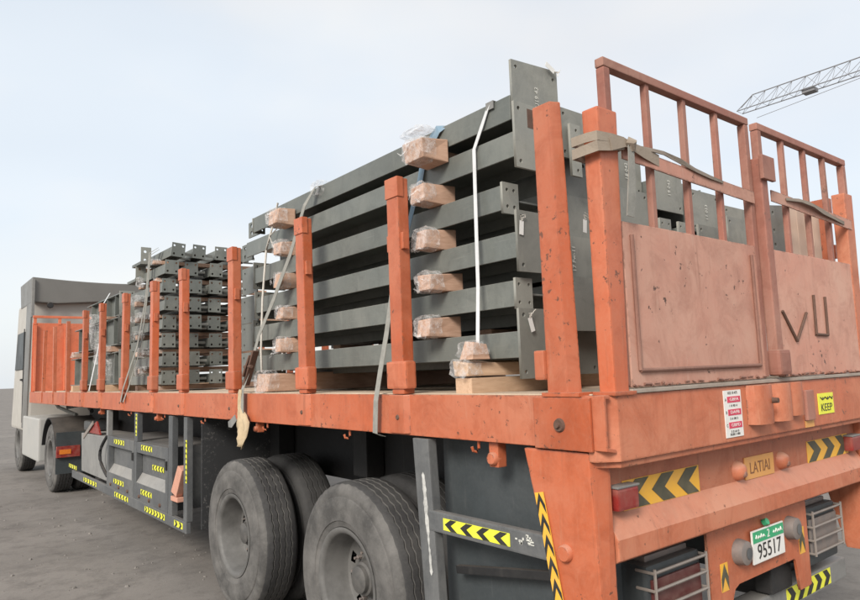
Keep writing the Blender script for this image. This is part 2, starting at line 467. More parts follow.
_pc = {}
def plate_mesh(poly, holes, t, mat):
    """flat plate in the XZ plane with real holes; poly list of (x,z); holes (x,z,r)"""
    key = (tuple(poly), tuple(holes), t, mat)
    if key in _pc: return _pc[key]
    cu = bpy.data.curves.new('plate', 'CURVE'); cu.dimensions = '2D'; cu.fill_mode = 'BOTH'; cu.extrude = t / 2
    sp = cu.splines.new('POLY'); sp.points.add(len(poly) - 1); sp.use_cyclic_u = True
    for p, q in zip(sp.points, poly): p.co = (q[0], q[1], 0, 1)
    for (x, z, r) in holes:
        sp = cu.splines.new('POLY'); sp.points.add(13); sp.use_cyclic_u = True
        for i, p in enumerate(sp.points):
            a = 2 * math.pi * i / 14
            p.co = (x + r * math.cos(a), z + r * math.sin(a), 0, 1)
    ob = bpy.data.objects.new('plate', cu)
    COL.objects.link(ob)
    dg = bpy.context.evaluated_depsgraph_get()
    me = bpy.data.meshes.new_from_object(ob.evaluated_get(dg))
    bpy.data.objects.remove(ob); bpy.data.curves.remove(cu)
    me.transform(Matrix(((1, 0, 0, 0), (0, 0, -1, 0), (0, 1, 0, 0), (0, 0, 0, 1))))
    me.materials.clear(); me.materials.append(M[mat])
    me.name = 'plate'
    _pc[key] = me
    return me

def text_mesh(body, size, mat, ext=0.0006, sx=1.0):
    cu = bpy.data.curves.new('lettering', 'FONT'); cu.body = body; cu.size = size; cu.extrude = ext
    cu.align_x = 'CENTER'; cu.align_y = 'CENTER'
    cu.resolution_u = 3
    ob = bpy.data.objects.new('lettering', cu); COL.objects.link(ob)
    dg = bpy.context.evaluated_depsgraph_get()
    me = bpy.data.meshes.new_from_object(ob.evaluated_get(dg))
    bpy.data.objects.remove(ob); bpy.data.curves.remove(cu)
    me.transform(Matrix.Diagonal((sx, 1, 1, 1)))
    me.materials.clear(); me.materials.append(M[mat])
    return me

def frame(origin, u, v):
    """matrix taking local (x,y,z) to origin + x*u + y*v + z*(u x v)"""
    u = Vector(u).normalized(); v = Vector(v); v = (v - u * v.dot(u)).normalized(); n = u.cross(v)
    m = Matrix.Identity(4)
    for i, a in enumerate((u, v, n)):
        for j in range(3): m[j][i] = a[j]
    m.translation = Vector((origin[0], origin[1], origin[2] + H))
    return m

def put(name, me, parent, mat4, label=None):
    o = bpy.data.objects.new(name, me); COL.objects.link(o)
    o.parent = parent; o.matrix_parent_inverse = world_of(parent).inverted()
    o.matrix_basis = mat4
    if label: o['label'] = label
    return o

def lettering(body, size, mat, parent, origin, u, v, sx=1.0, name='lettering'):
    return put(name, text_mesh(body, size, mat, sx=sx), parent, frame(origin, u, v))

def chevrons(parent, origin, u, v, wd, ht, n, direction, base, ink, name='chevron_sticker', label=None, t=0.002, frac=0.5, tip=None):
    """a printed chevron board: base slab and arrow marks, centre at origin"""
    F = frame(origin, u, v)
    me = MB().box(-wd / 2, wd / 2, -ht / 2, ht / 2, -t, 0).mesh(name)
    me.materials.append(M[base])
    while parent.parent is not None: parent = parent.parent
    b = put(name, me, parent, F, label)
    p = wd / n; k = tip if tip is not None else ht * 0.42
    for i in range(n):
        x = -wd / 2 + (i + 0.5) * p - p * frac / 2
        lo, hi = -wd / 2 + 0.001, wd / 2 - 0.001
        q = p * frac
        def cl(a): return max(lo, min(hi, a))
        s = -k / 2 * direction
        poly = [(cl(x + s), ht * 0.48), (cl(x + q + s), ht * 0.48), (cl(x + q - s), 0), (cl(x + q + s), -ht * 0.48), (cl(x + s), -ht * 0.48), (cl(x - s), 0)]
        me = MB().prism(poly, 'z', 0.0006, 0.0014).mesh('chevron'); me.materials.append(M[ink])
        o = bpy.data.objects.new('chevron', me); COL.objects.link(o); o.parent = b
    return b

# ------------------------------------------------------------------ ground
gm = MB()
N = 60
ext = [-400, -150, -60, -30] + [(-20 + 60 * i / N) for i in range(N + 1)] + [60, 120, 400, 900]
nx = len(ext)
for yy in ext:
    for xx in ext: gm.v.append((xx, yy, 0.0))
for j in range(nx - 1):
    for i in range(nx - 1):
        gm.f.append((j * nx + i, j * nx + i + 1, (j + 1) * nx + i + 1, (j + 1) * nx + i))
g = gm.build('ground', 'ground', local=True)
g['kind'] = 'structure'; g['label'] = 'dusty grey brown yard ground under the truck'

sm = MB()
for i in range(900):
    if i % 3: x = random.uniform(-3.2, 1.5); y = random.uniform(2.5, 13)
    else: x = random.uniform(-0.5, 4.0); y = random.uniform(-0.6, 6)
    r = random.choice((0.006, 0.008, 0.01, 0.014, 0.02)) * random.uniform(0.7, 1.2)
    vs = []
    for k in range(5):
        a = 2 * math.pi * k / 5 + random.random()
        vs.append((x + math.cos(a) * r * random.uniform(.7, 1.2), y + math.sin(a) * r * random.uniform(.7, 1.2), -0.002))
    for k in range(5):
        a = 2 * math.pi * k / 5 + random.random()
        vs.append((x + math.cos(a) * r * .55, y + math.sin(a) * r * .55, r * random.uniform(.45, .8)))
    fs = [(5, 6, 7, 8, 9)] + [(k, (k + 1) % 5, 5 + (k + 1) % 5, 5 + k) for k in range(5)]
    sm.add(vs, fs)
o = sm.build('gravel', 'stone', local=True)
o['kind'] = 'stuff'; o['label'] = 'loose grey gravel scattered over the yard ground'; o['category'] = 'gravel'

# ------------------------------------------------------------------ trailer
W = 2.6; L = 13.0
TR = thing('flatbed_trailer', 'long orange flatbed semi trailer with side stakes and barred rear gates, carrying grey steel', 'trailer', (1.3, 4, -H))

# deck planks
pw = (W - 0.08) / 10
for i in range(10):
    x0 = 0.04 + i * pw
    MB().box(x0 + 0.004, x0 + pw - 0.004, 0.09, L - 0.1, -0.045, 0.004 - 0.003 * (i % 3)).build('deck_plank', 'plank', TR, bevel=0.003, seg=1)
# side rails (C section with lips)
for side in (0, 1):
    f = (lambda x: x) if side == 0 else (lambda x: W - x)
    prof = [(f(0.0), 0.0), (f(0.0), -0.195), (f(0.055), -0.205), (f(0.055), -0.192), (f(0.012), -0.183), (f(0.012), -0.012), (f(0.035), -0.012), (f(0.035), 0.0)]
    MB().prism(prof, 'y', 0.002, L).build('side_rail', 'orange', TR, bevel=0.003)

def stake(y, side, thin=False, lean=0.0, leany=0.0, height=1.1):
    s = 1 if side == 0 else -1
    ox = 0.0 if side == 0 else W
    X = lambda x: ox + s * x
    top = height
    wy = (0.050 if y < 4 else 0.044) if not thin else 0.030
    d0, d1 = (-0.008, 0.058) if not thin else (-0.004, 0.046)
    def sec(z, a0, a1, hw, e=0.0):
        lx = lean * z; ly = leany * z
        return [(X(a0 - e + lx), y - hw - e + ly, z), (X(a1 + e + lx), y - hw - e + ly, z), (X(a1 + e + lx), y + hw + e + ly, z), (X(a0 - e + lx), y + hw + e + ly, z)]
    st = MB().hexa(sec(0.003, d0, d1, wy) + sec(top, d0, d1, wy)).build('stake', 'orange', TR, bevel=0.006)
    if not thin:
        c = MB().hexa(sec(top - 0.10, d0 - 0.006, d1 * 0.45, wy + 0.005) + sec(top + 0.004, d0 - 0.006, d1 * 0.45, wy + 0.005)).build('top_cap', 'orange', st, bevel=0.003)
        zl = 0.66 + 0.08 * random.random()
        MB().hexa(sec(zl, d0 + .01, d1 - .02, wy + 0.022) + sec(zl + 0.085, d0 + .01, d1 - .02, wy + 0.022)).build('lug', 'orange', st, bevel=0.003)
        MB().hexa(sec(0.028, d0 - 0.010, d1 - .012, wy + 0.034) + sec(0.165, d0 - 0.010, d1 - .012, wy + 0.034)).build('collar', 'orange', st, bevel=0.012)
        # socket let into the rail
        pk = MB().hexa([(X(-0.024), y - .062, -.188), (X(0.0), y - .085, -.188), (X(0.0), y + .085, -.188), (X(-0.024), y + .062, -.188),
                        (X(-0.024), y - .062, -.001), (X(0.0), y - .085, -.001), (X(0.0), y + .085, -.001), (X(-0.024), y + .062, -.001)]).build('stake_socket', 'orange', TR, bevel=0.004)
        MB().lathe([(-0.004 * s, 0.0005), (-0.006 * s, 0.010), (0.0, 0.014)], 10, (X(-0.024), y - 0.01, -0.11)).build('bolt', 'rust', pk, smooth=True)
    else:
        MB().box(min(X(-.012), X(0.0)), max(X(-.012), X(0.0)), y - .04, y + .04, -.17, -.002).build('stake_socket', 'orange', TR, bevel=0.004)

ys = [1.235, 2.235, 3.37, 4.51, 5.40, 6.48, 7.54, 8.51]
leans = [(0, 0), (0, 0.018), (0, 0.0), (0, 0.005), (0, -0.02), (0, -0.03), (0, 0.0), (0, -0.01)]
for y, l in zip(ys, leans): stake(y, 0, lean=l[0] + random.uniform(-.008, .008), leany=l[1])
for y, ly in ((9.6, .05), (10.65, .07), (11.67, -.06)): stake(y, 0, True, 0.0, ly, 1.05)
for y in [0.2] + ys: stake(y, 1, lean=random.uniform(-.01, .01), leany=random.uniform(-.015, .015))
# broad rear stake by the corner
def big_stake():
    zt = 1.15
    st = MB().hexa([(0.0, .165, .003), (.055, .140, .003), (.055, .262, .003), (0.0, .262, .003), (0.0, .176, zt), (.045, .157, zt), (.045, .266, zt), (0.0, .266, zt)]).build('stake', 'orange', TR, bevel=0.006, label='broad dented orange stake nearest the rear corner')
    MB().box(-.012, .04, .262, .315, .06, .175).build('lug', 'orange', st, bevel=0.01)
    MB().box(-.016, .08, .10, .28, -.004, .012).build('collar', 'orange', st, bevel=0.003)
    pl = MB().box(-.014, -.001, .055, .33, -.20, -.006).build('corner_plate', 'orange', TR, bevel=0.004)
    MB().lathe([(-0.020, 0.0005), (-0.020, 0.009), (-0.008, 0.011), (-0.010, .022), (0.0, 0.027)], 16, (-.014, .20, -.109)).build('bolt', 'rust', pl, smooth=True)
big_stake()

# rear sill: front plate with chamfered corner
sill = MB().prism([(0.075, 0.0), (W - 0.075, 0.0), (W - 0.002, 0.055), (W - 0.002, 0.085), (0.002, 0.085), (0.002, 0.055)], 'z', -0.238, 0.0).build('rear_sill', 'orange_rear', TR, bevel=0.006)
MB().box(0.16, W - 0.16, -0.010, 0.04, 0.0015, 0.018).build('sill_lip', M['sill_lip'], sill, bevel=0.004)
MB().prism([(0.09, 0.012), (W - 0.09, 0.012), (W - 0.01, 0.10), (0.01, 0.10)], 'z', -0.262, -0.239).build('sill_flange', 'orange_rear', sill, bevel=0.004)
# corner posts
for s in (0, 1):
    f = (lambda a, b: (a, b)) if s == 0 else (lambda a, b: (W - b, W - a))
    x0, x1 = f(.062, .183)
    cp = MB().hexa([(x0 + .005, .0, .002), (x1 - .03, .0, .002), (x1 - .03, .07, .002), (x0 + .005, .07, .002),
                    (x0, -.004, 1.085), (x1, -.004, 1.085), (x1, .07, 1.085), (x0, .07, 1.085)]).build('corner_post', 'orange_rear' if s else 'orange', TR, bevel=0.008)
    MB().box(x0 - .01, x1 + .0, -.012, .09, -.003, .012).build('collar', 'orange', cp, bevel=0.004)

# gates
def gate(x0, x1, letters):
    gt = thing('gate_placeholder', 'x', 'x')
    bpy.data.objects.remove(gt)
    # root part: sheet panel
    pan = MB().box(x0 + .055, x1 - .02, .004, .030, .022, .655).build('gate', 'gate', TR, bevel=0.004, label='faded peach rear gate panel with chipped paint' if not letters else 'faded peach rear gate panel with welded letters')
    zt = 1.262
    nb = 5
    # frame tubes
    MB().bar((x0 + .022, .022, .03), (x0 + .022, .022, zt), .038, .038).build('gate_upright', 'gate_bar', pan, bevel=0.005)
    MB().bar((x1 - .002, .022, .03), (x1 - .002, .022, zt), .038, .038).build('gate_upright', 'gate_bar', pan, bevel=0.005)
    MB().bar((x0, .022, zt + .020), (x1 + .020, .022, zt + .020), .040, .036).build('top_tube', 'gate_bar', pan, bevel=0.005)
    for i in range(1, 4):
        xb = x0 + .022 + (x1 - x0 - .024) * i / 4
        MB().bar((xb, .024, .64), (xb + random.uniform(-.008, .008), .024, zt + .005), .027, .027).build('gate_bar', 'gate_bar', pan, bevel=0.004)
    # flat mid rail, a little bent
    MB().ribbon([(x0 + .075, -.004, .930), (x0 + .25, -.004, .925), (x0 + .5, -.006, .912), (x0 + .75, -.008, .903), (x0 + .95, -.005, .897), (x1, -.003, .893)], .058, (0, 0, 1), .006).build('mid_rail', 'gate', pan)
    # raised pressed border on the panel
    px0, px1, pz0, pz1 = x0 + .105, x1 - .075, .085, .605
    if not letters:
        for a, b in (((px0, -.002, pz0), (px0, -.002, pz1)), ((px1, -.002, pz0), (px1, -.002, pz1)), ((px0, -.002, pz0), (px1, -.002, pz0))):
            MB().tube([a, b], 0.0085, 8).build('weld_bar', 'weld', pan, smooth=True)
    else:
        def strokes(pts, nm):
            mb = MB()
            for a, b in zip(pts[:-1], pts[1:]): mb.tube([(a[0], -.002, a[1]), (b[0], -.002, b[1])], 0.0075, 8)
            mb.build('welded_letter', 'rust', pan, smooth=True)
        strokes([(1.461, .347), (1.598, .198), (1.736, .345)], 'V')
        strokes([(1.845, .444), (1.838, .234), (1.985, .231), (1.99, .44)], 'U')
    # uneven weld along the foot and edges
    mb = MB(); x = x0 + .06
    while x < x1 - .03:
        ln = random.uniform(.012, .05)
        mb.tube([(x, .000, .030 + random.uniform(-.006, .006)), (x + ln, .000, .030 + random.uniform(-.006, .006))], random.uniform(.002, .006), 6)
        x += ln + random.uniform(.0, .05)
    mb.build('weld_seam', 'weld', pan, smooth=True)
    return pan
gA = gate(.125, 1.262, False)
gB = gate(1.372, 2.48, True)
# centre latch post of the second gate, with the plate clamp
MB().bar((1.345, -.004, .03), (1.335, -.004, 1.10), .062, .05).build('latch_post', 'gate_bar', gB, bevel=0.008)
MB().box(1.285, 1.412, -.050, -.031, .985, 1.105).build('clamp_plate', 'gate_bar', gB, bevel=0.004)
MB().box(1.295, 1.41, -.046, .02, .035, .155).build('latch_sleeve', 'gate_bar', gB, bevel=0.016)
# hinge sockets on the sill
def socket(x0, x1, z0, z1, y=-0.06):
    pts = [(x0, 0.0)]
    for k in range(9):
        a = math.pi * k / 8
        pts.append((x0 + (x1 - x0) * (0.5 - 0.5 * math.cos(a)) * 0.96 + 0.004, y * math.sin(a) ** 0.6))
    pts.append((x1, 0.0))
    so = MB().prism(pts, 'z', z0, z1).build('hinge_socket', 'orange_rear', TR, bevel=0.003, smooth=True)
    return so
so = socket(1.02, 1.20, -.178, -.004, -.06)
MB().lathe([(-.03, .0005), (-.03, .012), (0, .014)], 10, (1.155, -.052, -.075), 'y').build('bolt', 'rust', so, smooth=True)
socket(1.235, 1.40, -.178, -.004, -.055)
socket(1.43, 1.55, -.165, -.004, -.04)
# sealed tag box next to the hinges
MB().box(1.60, 1.69, -.020, -.001, -.20, -.05).build('latch_hook', 'gate_bar', TR, bevel=0.006)
MB().box(1.60, 1.70, -.004, -.001, -.235, -.203).build('sticker', 'signyel', TR)
# red and white notice
nt_ = MB().box(.82, .97, -.0035, -.0005, -.219, -.018).build('notice_sticker', 'white', TR, label='white notice sticker with red boxes on the rear sill')
for k in range(3):
    zc = -.058 - k * .055
    rb = MB().box(.848, .960, -.0048, -.0038, zc - .013, zc + .013).build('red_row', 'pink', nt_)
    put('lettering', text_mesh(('GBFA', 'DAFB', 'GBFD')[k], .019, 'white', .0003, 1.7), nt_, frame((.905, -.0054, zc), (1, 0, 0), (0, 0, 1)))
    put('lettering', text_mesh(('A', 'B', 'C')[k], .018, 'black', .0003), nt_, frame((.834, -.0044, zc), (1, 0, 0), (0, 0, 1)))
    put('lettering', text_mesh(('1 8 90 4', '2 6 08 5', '3 0 64 9')[k], .014, 'black', .0003, 1.5), nt_, frame((.895, -.0044, zc - .027), (1, 0, 0), (0, 0, 1)))
put('lettering', text_mesh('1021 8 475', .016, 'black', .0003, 1.2), nt_, frame((.895, -.0044, -.030), (1, 0, 0), (0, 0, 1)))
put('lettering', text_mesh('BGB0 1-4B0', .014, 'black', .0003, 1.2), nt_, frame((.895, -.0044, -.207), (1, 0, 0), (0, 0, 1)))
# yellow notice at the right
ks = MB().box(1.775, 1.965, -.0035, -.0005, -.182, -.075).build('notice_sticker', 'neon', TR, label='yellow warning sticker on the rear sill')
put('lettering', text_mesh('KEEP', .055, 'black', .0004, 1.2), ks, frame((1.87, -.0046, -.15), (1, 0, 0), (0, 0, 1)))
mb = MB()
for k in range(5): mb.tube([(1.80 + .03 * k, -.0045, -.095 - .012 * (k % 2)), (1.825 + .03 * k, -.0045, -.108 + .01 * (k % 2)), (1.832 + .03 * k, -.0045, -.095)], .003, 5)
mb.build('script_print', 'black', ks)

# corner legs below the sill
for s in (0, 1):
    f = (lambda x: x) if s == 0 else (lambda x: W - x)
    P = lambda x, y, z: (f(x), y, z)
    lg = MB().hexa([P(.004, .05, -1.02), P(.075, .05, -1.02), P(.075, .215, -1.02), P(.004, .215, -1.02),
                    P(.002, .085, -.206), P(.10, .068, -.206), P(.10, .40, -.206), P(.002, .405, -.206)]).build('corner_leg', 'orange' if s == 0 else 'orange_rear', TR, bevel=0.008)
    if s == 0:
        MB().lathe([(-0.022, 0.0005), (-0.022, .026), (-.016, .031), (0.0, .032)], 20, (.003, .215, -.578)).build('round_boss', 'orange', lg, smooth=True)
        d = Vector((0, .271 - .344, -.758 + .372)).normalized()
        a = Vector((-.002, .352 - .022, -.37)); b = Vector((-.002, .235 - .022, -.99))
        c = (a + b) / 2
        u = (b - a)
        chevrons(lg, (c.x - .004, c.y, c.z), (a - b), (0, 1, 0), u.length, .044, 8, 1, 'yellow', 'black', label='yellow and black chevron tape along the front edge of the corner leg', t=.004, frac=.42, tip=.05)

# lamp panel and sloping bumper ledge
MB().box(.102, W - .102, .105, .125, -.455, -.263).build('lamp_panel', 'orange_rear', TR)
led = MB().prism([(.108, -.438), (.052, -.525), (.052, -.598), (.075, -.612), (.19, -.612), (.19, -.44)], 'x', .101, W - .101).build('bumper_ledge', 'orange_rear', TR, bevel=0.006)
chevrons(TR, (.486, .1025, -.388), (1, 0, 0), (0, 0, 1), .545, .112, 3, -1, 'yellow', 'olive', name='chevron_board', label='yellow and black chevron board left of the rear name plate', frac=.5, tip=.075)
chevrons(TR, (2.114, .1025, -.388), (1, 0, 0), (0, 0, 1), .545, .112, 3, 1, 'yellow', 'olive', name='chevron_board', label='yellow and black chevron board right of the rear name plate', frac=.5, tip=.075)
for x in (.195, W - .195):
    lm = MB().box(x - .075, x + .055, .055, .106, -.428, -.345).build('marker_lamp', 'redlens', TR, bevel=0.012)
    MB().box(x - .078, x + .058, .052, .108, -.346, -.338).build('lamp_hood', 'guard_light', lm, bevel=0.003)
np_ = MB().box(1.155, 1.445, .098, .104, -.455 + .008, -.345).build('name_plate', 'signyel', TR, bevel=0.002, label='faded yellow name plate between two lamp domes')
put('lettering', text_mesh('LATIAI', .075, 'signink', .0006, .95), np_, frame((1.30, .0972, -.400), (1, 0, 0), (0, .0, 1)))
for x in (1.09, 1.53):
    dm = MB().lathe([(-.042, .0005), (-.041, .016), (-.034, .030), (-.016, .041), (0.0, .046)], 20, (x, .105, -.395), 'y').build('lamp_dome', 'orange_rear', TR, smooth=True)
    MB().lathe([(-.046, .0005), (-.045, .010), (-.036, .017)], 14, (x, .105, -.408), 'y').build('bulb_cover', 'weld', dm, smooth=True)

# centre plate panel with cut-out below the ledge
cpoly = [(.81, -.613), (1.80, -.613), (1.795, -1.05), (1.77, -1.055), (1.66, -1.055), (1.65, -1.0), (1.635, -.905), (1.62, -.895), (1.06, -.895), (1.02, -.91), (.985, -.97), (.975, -1.085), (.82, -1.085)]
cpm = plate_mesh([(x, z) for x, z in cpoly], [], .012, 'orange_rear')
cpn = put('plate_panel', cpm, TR, Matrix.Translation((0, .126, H)))
chevrons(TR, (.935, .1185, -.84), (0, 0, 1), (-1, 0, 0), .12, .062, 1, 1, 'yellow', 'olive', frac=.45, tip=.06, name='chevron_sticker')
chevrons(TR, (1.72, .1185, -.82), (0, 0, 1), (-1, 0, 0), .13, .062, 1, 1, 'yellow', 'olive', frac=.45, tip=.06, name='chevron_sticker')
# licence plate
lp = MB().box(1.165, 1.485, .098, .106, -.832, -.682).build('licence_plate', 'white', TR, bevel=0.003, label='white and green licence plate reading 95517')
MB().box(1.172, 1.478, .0962, .0975, -.738, -.688).build('green_band', 'green', lp)
put('lettering', text_mesh('95517', .098, 'black', .0008, .98), lp, frame((1.325, .0968, -.785), (1, 0, 0), (0, 0, 1)))
put('lettering', text_mesh('2', .052, 'white', .0006), lp, frame((1.322, .0955, -.713), (1, 0, 0), (0, 0, 1)))
for xx, st in ((1.235, 0), (1.41, 1)):
    mb = MB()
    for k in range(4):
        x = xx - .042 + .024 * k
        mb.tube([(x, .0955, -.718), (x + .008, .0955, -.704 - .006 * ((k + st) % 2)), (x + .02, .0955, -.72)], .0032, 5)
    mb.build('script_print', 'white', lp)
for x, zz in ((1.068, -.755), (1.585, -.735)):
    ll = MB().lathe([(-.05, .0005), (-.05, .03), (-.042, .052), (-.006, .058), (.012, .058)], 20, (x, .118, zz), 'y').build('number_lamp', 'lampgrey', TR, smooth=True)
    ll.scale = (1, 1, 1)
    MB().lathe([(-.054, .0005), (-.053, .026)], 16, (x, .118, zz), 'y').build('lamp_lens', 'guard', ll, smooth=True)
MB().tube([(1.31, .11, -.665), (1.31, .09, -.655)], .016, 10).build('lamp_stud', 'green', TR)

# tail lamp clusters in guard cages, both sides
def cluster(xa, xb, lens='darklens'):
    bx = MB().box(xa, xb, .15, .33, -.99, -.695).build('tail_lamp', 'sheet', TR, bevel=0.02)
    MB().box(xa + .02, xb - .02, .138, .151, -.93, -.75).build('lamp_lens', lens, bx, bevel=0.005)
    MB().box(xa + .05, xb - .03, .19, .28, -.697, -.672).build('lamp_hood', 'lampgrey', bx, bevel=0.008)
    for k in range(4):
        z = -.715 - k * .068
        MB().tube([(xa, .20, z), (xa, .118, z), (xb, .118, z), (xb, .20, z)], .0065, 6).build('cage_bar', 'bar_metal', bx, smooth=True)
    MB().tube([(xb - .006, .116, -.70), (xb - .006, .116, -.93)], .0065, 6).build('cage_bar', 'bar_metal', bx, smooth=True)
    MB().tube([(xa + .006, .116, -.70), (xa + .006, .116, -.93)], .0065, 6).build('cage_bar', 'bar_metal', bx, smooth=True)
cluster(.40, .795)
cluster(1.86, 2.24, 'lampgrey')
MB().box(.10, .36, .24, .26, -1.1, -.615).build('lamp_backing', 'sheet', TR)
MB().box(.36, .805, .34, .36, -1.1, -.615).build('lamp_backing', 'sheet', TR)
MB().box(1.81, 2.50, .34, .36, -1.1, -.615).build('lamp_backing', 'sheet', TR)
# rear underrun bar with chevrons, towing block
ub = MB().box(1.30, 2.45, .20, .30, -1.17, -1.06).build('underrun_bar', 'guard_light', TR, bevel=0.01)
chevrons(ub, (1.95, .1985, -1.115), (1, 0, 0), (0, 0, 1), .55, .085, 5, 1, 'neon', 'black', tip=.04)
MB().lathe([(0, .05), (.0, .075), (.16, .075), (.16, .05)], 20, (1.56, .24, -1.02), 'y', True).build('tow_coupling', 'chassis', TR, smooth=True)
MB().box(1.47, 1.69, .17, .26, -1.05, -.70).build('tow_beam', 'chassis', TR, bevel=0.01)

# chassis beams, cross members
for x in (.82, 1.70):
    MB().box(x, x + .12, .36, 12.0, -.70, -.07).build('chassis_beam', 'chassis', TR, bevel=0.004)
for k in range(16):
    y = .55 + k * .76
    MB().box(.09, W - .09, y, y + .07, -.16, -.055).build('cross_member', 'chassis', TR, bevel=0.003)
# hooks below the rail
def hook(y, z=-.20):
    MB().tube([(.03, y, z + .01), (.03, y, z - .03), (.02, y + .005, z - .045), (.005, y + .01, z - .04), (.0, y + .012, z - .022)], .007, 7).build('rope_hook', 'orange', TR, smooth=True)
for y in (.70, 1.76, 2.82, 4.0, 5.05, 6.2): hook(y)
def winch(y, k=1.0):
    b = MB().box(.03, .08, y - .035 * k, y + .035 * k, -.20 - .13 * k, -.20).build('winch', 'orange', TR, bevel=0.006)
    MB().lathe([(-.02, .0005), (-.02, .028 * k), (-.012, .036 * k), (.02, .036 * k)], 16, (.03, y, -.20 - .085 * k)).build('winch_drum', 'orange', b, smooth=True)
winch(.61, .8); winch(3.0, .55); winch(5.3, .55); winch(7.6, .55)

# dark side sheet, grey guard upright and bar behind the last wheel
MB().box(.16, .172, .36, 1.10, -1.15, -.207).build('mud_guard_or_blind', 'sheet', TR)
gp = MB().hexa([(.0, .955, -1.25), (.05, .955, -1.25), (.05, 1.06, -1.25), (.0, 1.06, -1.25), (.0, 1.02, -.207), (.05, 1.02, -.207), (.05, 1.14, -.207), (.0, 1.14, -.207)]).build('guard_upright', 'guard', TR, bevel=0.006)
mb = MB()
for k in range(26):
    z = -.36 - k * .017
    yc = 1.075 - (-.2 - z) * .085
    w0 = random.uniform(.008, .022) * (1 if k < 17 else .6)
    mb.box(-.0016, -.0004, yc - w0 / 2 + random.uniform(-.006, .006), yc + w0 / 2 + random.uniform(-.006, .006), z - .0095, z + .0075)
mb = MB(); L_, R_ = [], []
for k in range(30):
    z = -.36 - k * .016; yc = 1.078 - (-.2 - z) * .085
    w0 = (.012 if k < 18 else .007) * random.uniform(.7, 1.25) if k not in (0, 29) else .001
    L_.append((yc - w0 + random.uniform(-.003, .003), z)); R_.append((yc + w0 + random.uniform(-.003, .003), z))
for k in range(29):
    mb.prism([L_[k], R_[k], R_[k + 1], L_[k + 1]], 'x', -.0016, -.0004)
mb.build('worn_tape', 'wornwhite', gp)
gb = MB().box(-.004, .036, .30, 1.03, -.622, -.530).build('guard_bar', 'guard', TR, bevel=0.008)
chevrons(gb, (-.0065, .71, -.578), (0, -1, 0), (0, 0, 1), .42, .052, 4, -1, 'neon', 'black', label='bright yellow chevron sticker on the rear guard bar', frac=.4, tip=.04)
mb = MB()
for k in range(16): 
    y = .46 - random.random() * .10; z = -.585 + random.random() * .035
    mb.box(-.0056, -.0042, y, y + random.uniform(.004, .02), z, z + random.uniform(.003, .012))
mb.build('scuff_marks', 'chalk', gb)
MB().bar((.10, .95, -.80), (.10, .30, -.70), .03, .035).build('guard_brace', 'chassis', TR, bevel=0.004)

# ------------------------------------------------------------------ wheels
def tyre_mesh(mat_side, mat_tread, n=96, Rr=.545, grooves=True):
    wd = .30
    side = [(.060, .284), (.028, .292), (.014, .305), (.008, .335), (.0025, .338), (.0025, .346), (.004, .372), (.0, .40), (.001, .43), (.008, .463), (.014, .468), (.014, .474), (.012, .492), (.018, .512), (.028, .528), (.038, Rr - .006)]
    tread = []
    gx = [.085, .128, .172, .215]
    tread.append((.046, Rr - .001, 0))
    for x in gx:
        tread += [(x - .005, Rr + .003, 1), (x - .003, Rr - .010, 1), (x + .003, Rr - .010, 1), (x + .005, Rr + .003, 1)]
    tread.append((wd - .046, Rr - .001, 0))
    prof = [(x, r, 0) for x, r in side] + tread + [(wd - x, r, 0) for x, r in reversed(side)]
    m = len(prof); v = []; f = []; mi = []
    ns = len(side)
    for k in range(n):
        t = 2 * math.pi * k / n
        z = (.0045 if k % 2 else -.0045)
        for i, (x, r, zz) in enumerate(prof):
            rr = r
            if i in (ns - 1, ns) and k % 2: rr -= .006        # shoulder sipes
            v.append((x + zz * z, rr * math.cos(t), rr * math.sin(t)))
    for k in range(n):
        k2 = (k + 1) % n
        for i in range(m - 1):
            f.append((k * m + i, k * m + i + 1, k2 * m + i + 1, k2 * m + i))
            j = i - ns - 1
            mi.append((2 if 0 <= j < 16 and j % 4 == 2 else 1) if ns - 1 <= i < ns + len(tread) else 0)
    me = bpy.data.meshes.new('tyre'); me.from_pydata(v, [], f)
    me.materials.append(M[mat_side]); me.materials.append(M[mat_tread]); me.materials.append(M['groove'] if mat_side != mat_tread else M['tread'])
    me.polygons.foreach_set('material_index', mi)
    bm = bmesh.new(); bm.from_mesh(me); bmesh.ops.recalc_face_normals(bm, faces=bm.faces)
    for q in bm.faces: q.smooth = True
    for e in bm.edges:
        if len(e.link_faces) == 2 and e.calc_face_angle(0) > .55: e.smooth = False
    bm.to_mesh(me); bm.free()
    return me
TY = tyre_mesh('sidewall', 'tread')
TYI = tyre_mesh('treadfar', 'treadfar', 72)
def rim_mesh():
    mb = MB()
    mb.lathe([(.060, .283), (.022, .283), (.016, .300), (.010, .301), (.008, .290), (.014, .272), (.030, .262), (.150, .250), (.175, .240)], 64)
    # disc with hand holes
    n = 60; o = len(mb.v)
    rings = [(.175, .240), (.185, .226), (.190, .185), (.188, .165), (.180, .10)]
    for k in range(n):
        t = 2 * math.pi * k / n
        for a, r in rings: mb.v.append((a, r * math.cos(t), r * math.sin(t)))
    m = len(rings)
    for k in range(n):
        k2 = (k + 1) % n
        for i in range(m - 1):
            if i == 1 and k % 6 in (1, 2, 3): continue
            mb.f.append((o + k * m + i, o + k * m + i + 1, o + k2 * m + i + 1, o + k2 * m + i))
    return mb.mesh('rim', smooth=True)
RIM = rim_mesh(); RIM.materials.append(M['rim'])
HUB = MB().lathe([(.187, .125), (.160, .100), (.125, .092), (.118, .078), (.095, .074), (.088, .060), (.085, .0005)], 32).mesh('hub', smooth=True); HUB.materials.append(M['hub'])
NUT = MB().lathe([(0, .0125), (-.03, .0125), (-.032, .008), (-.05, .008), (-.05, .0005)], 6).mesh('wheel_nut'); NUT.materials.append(M['lampgrey'])
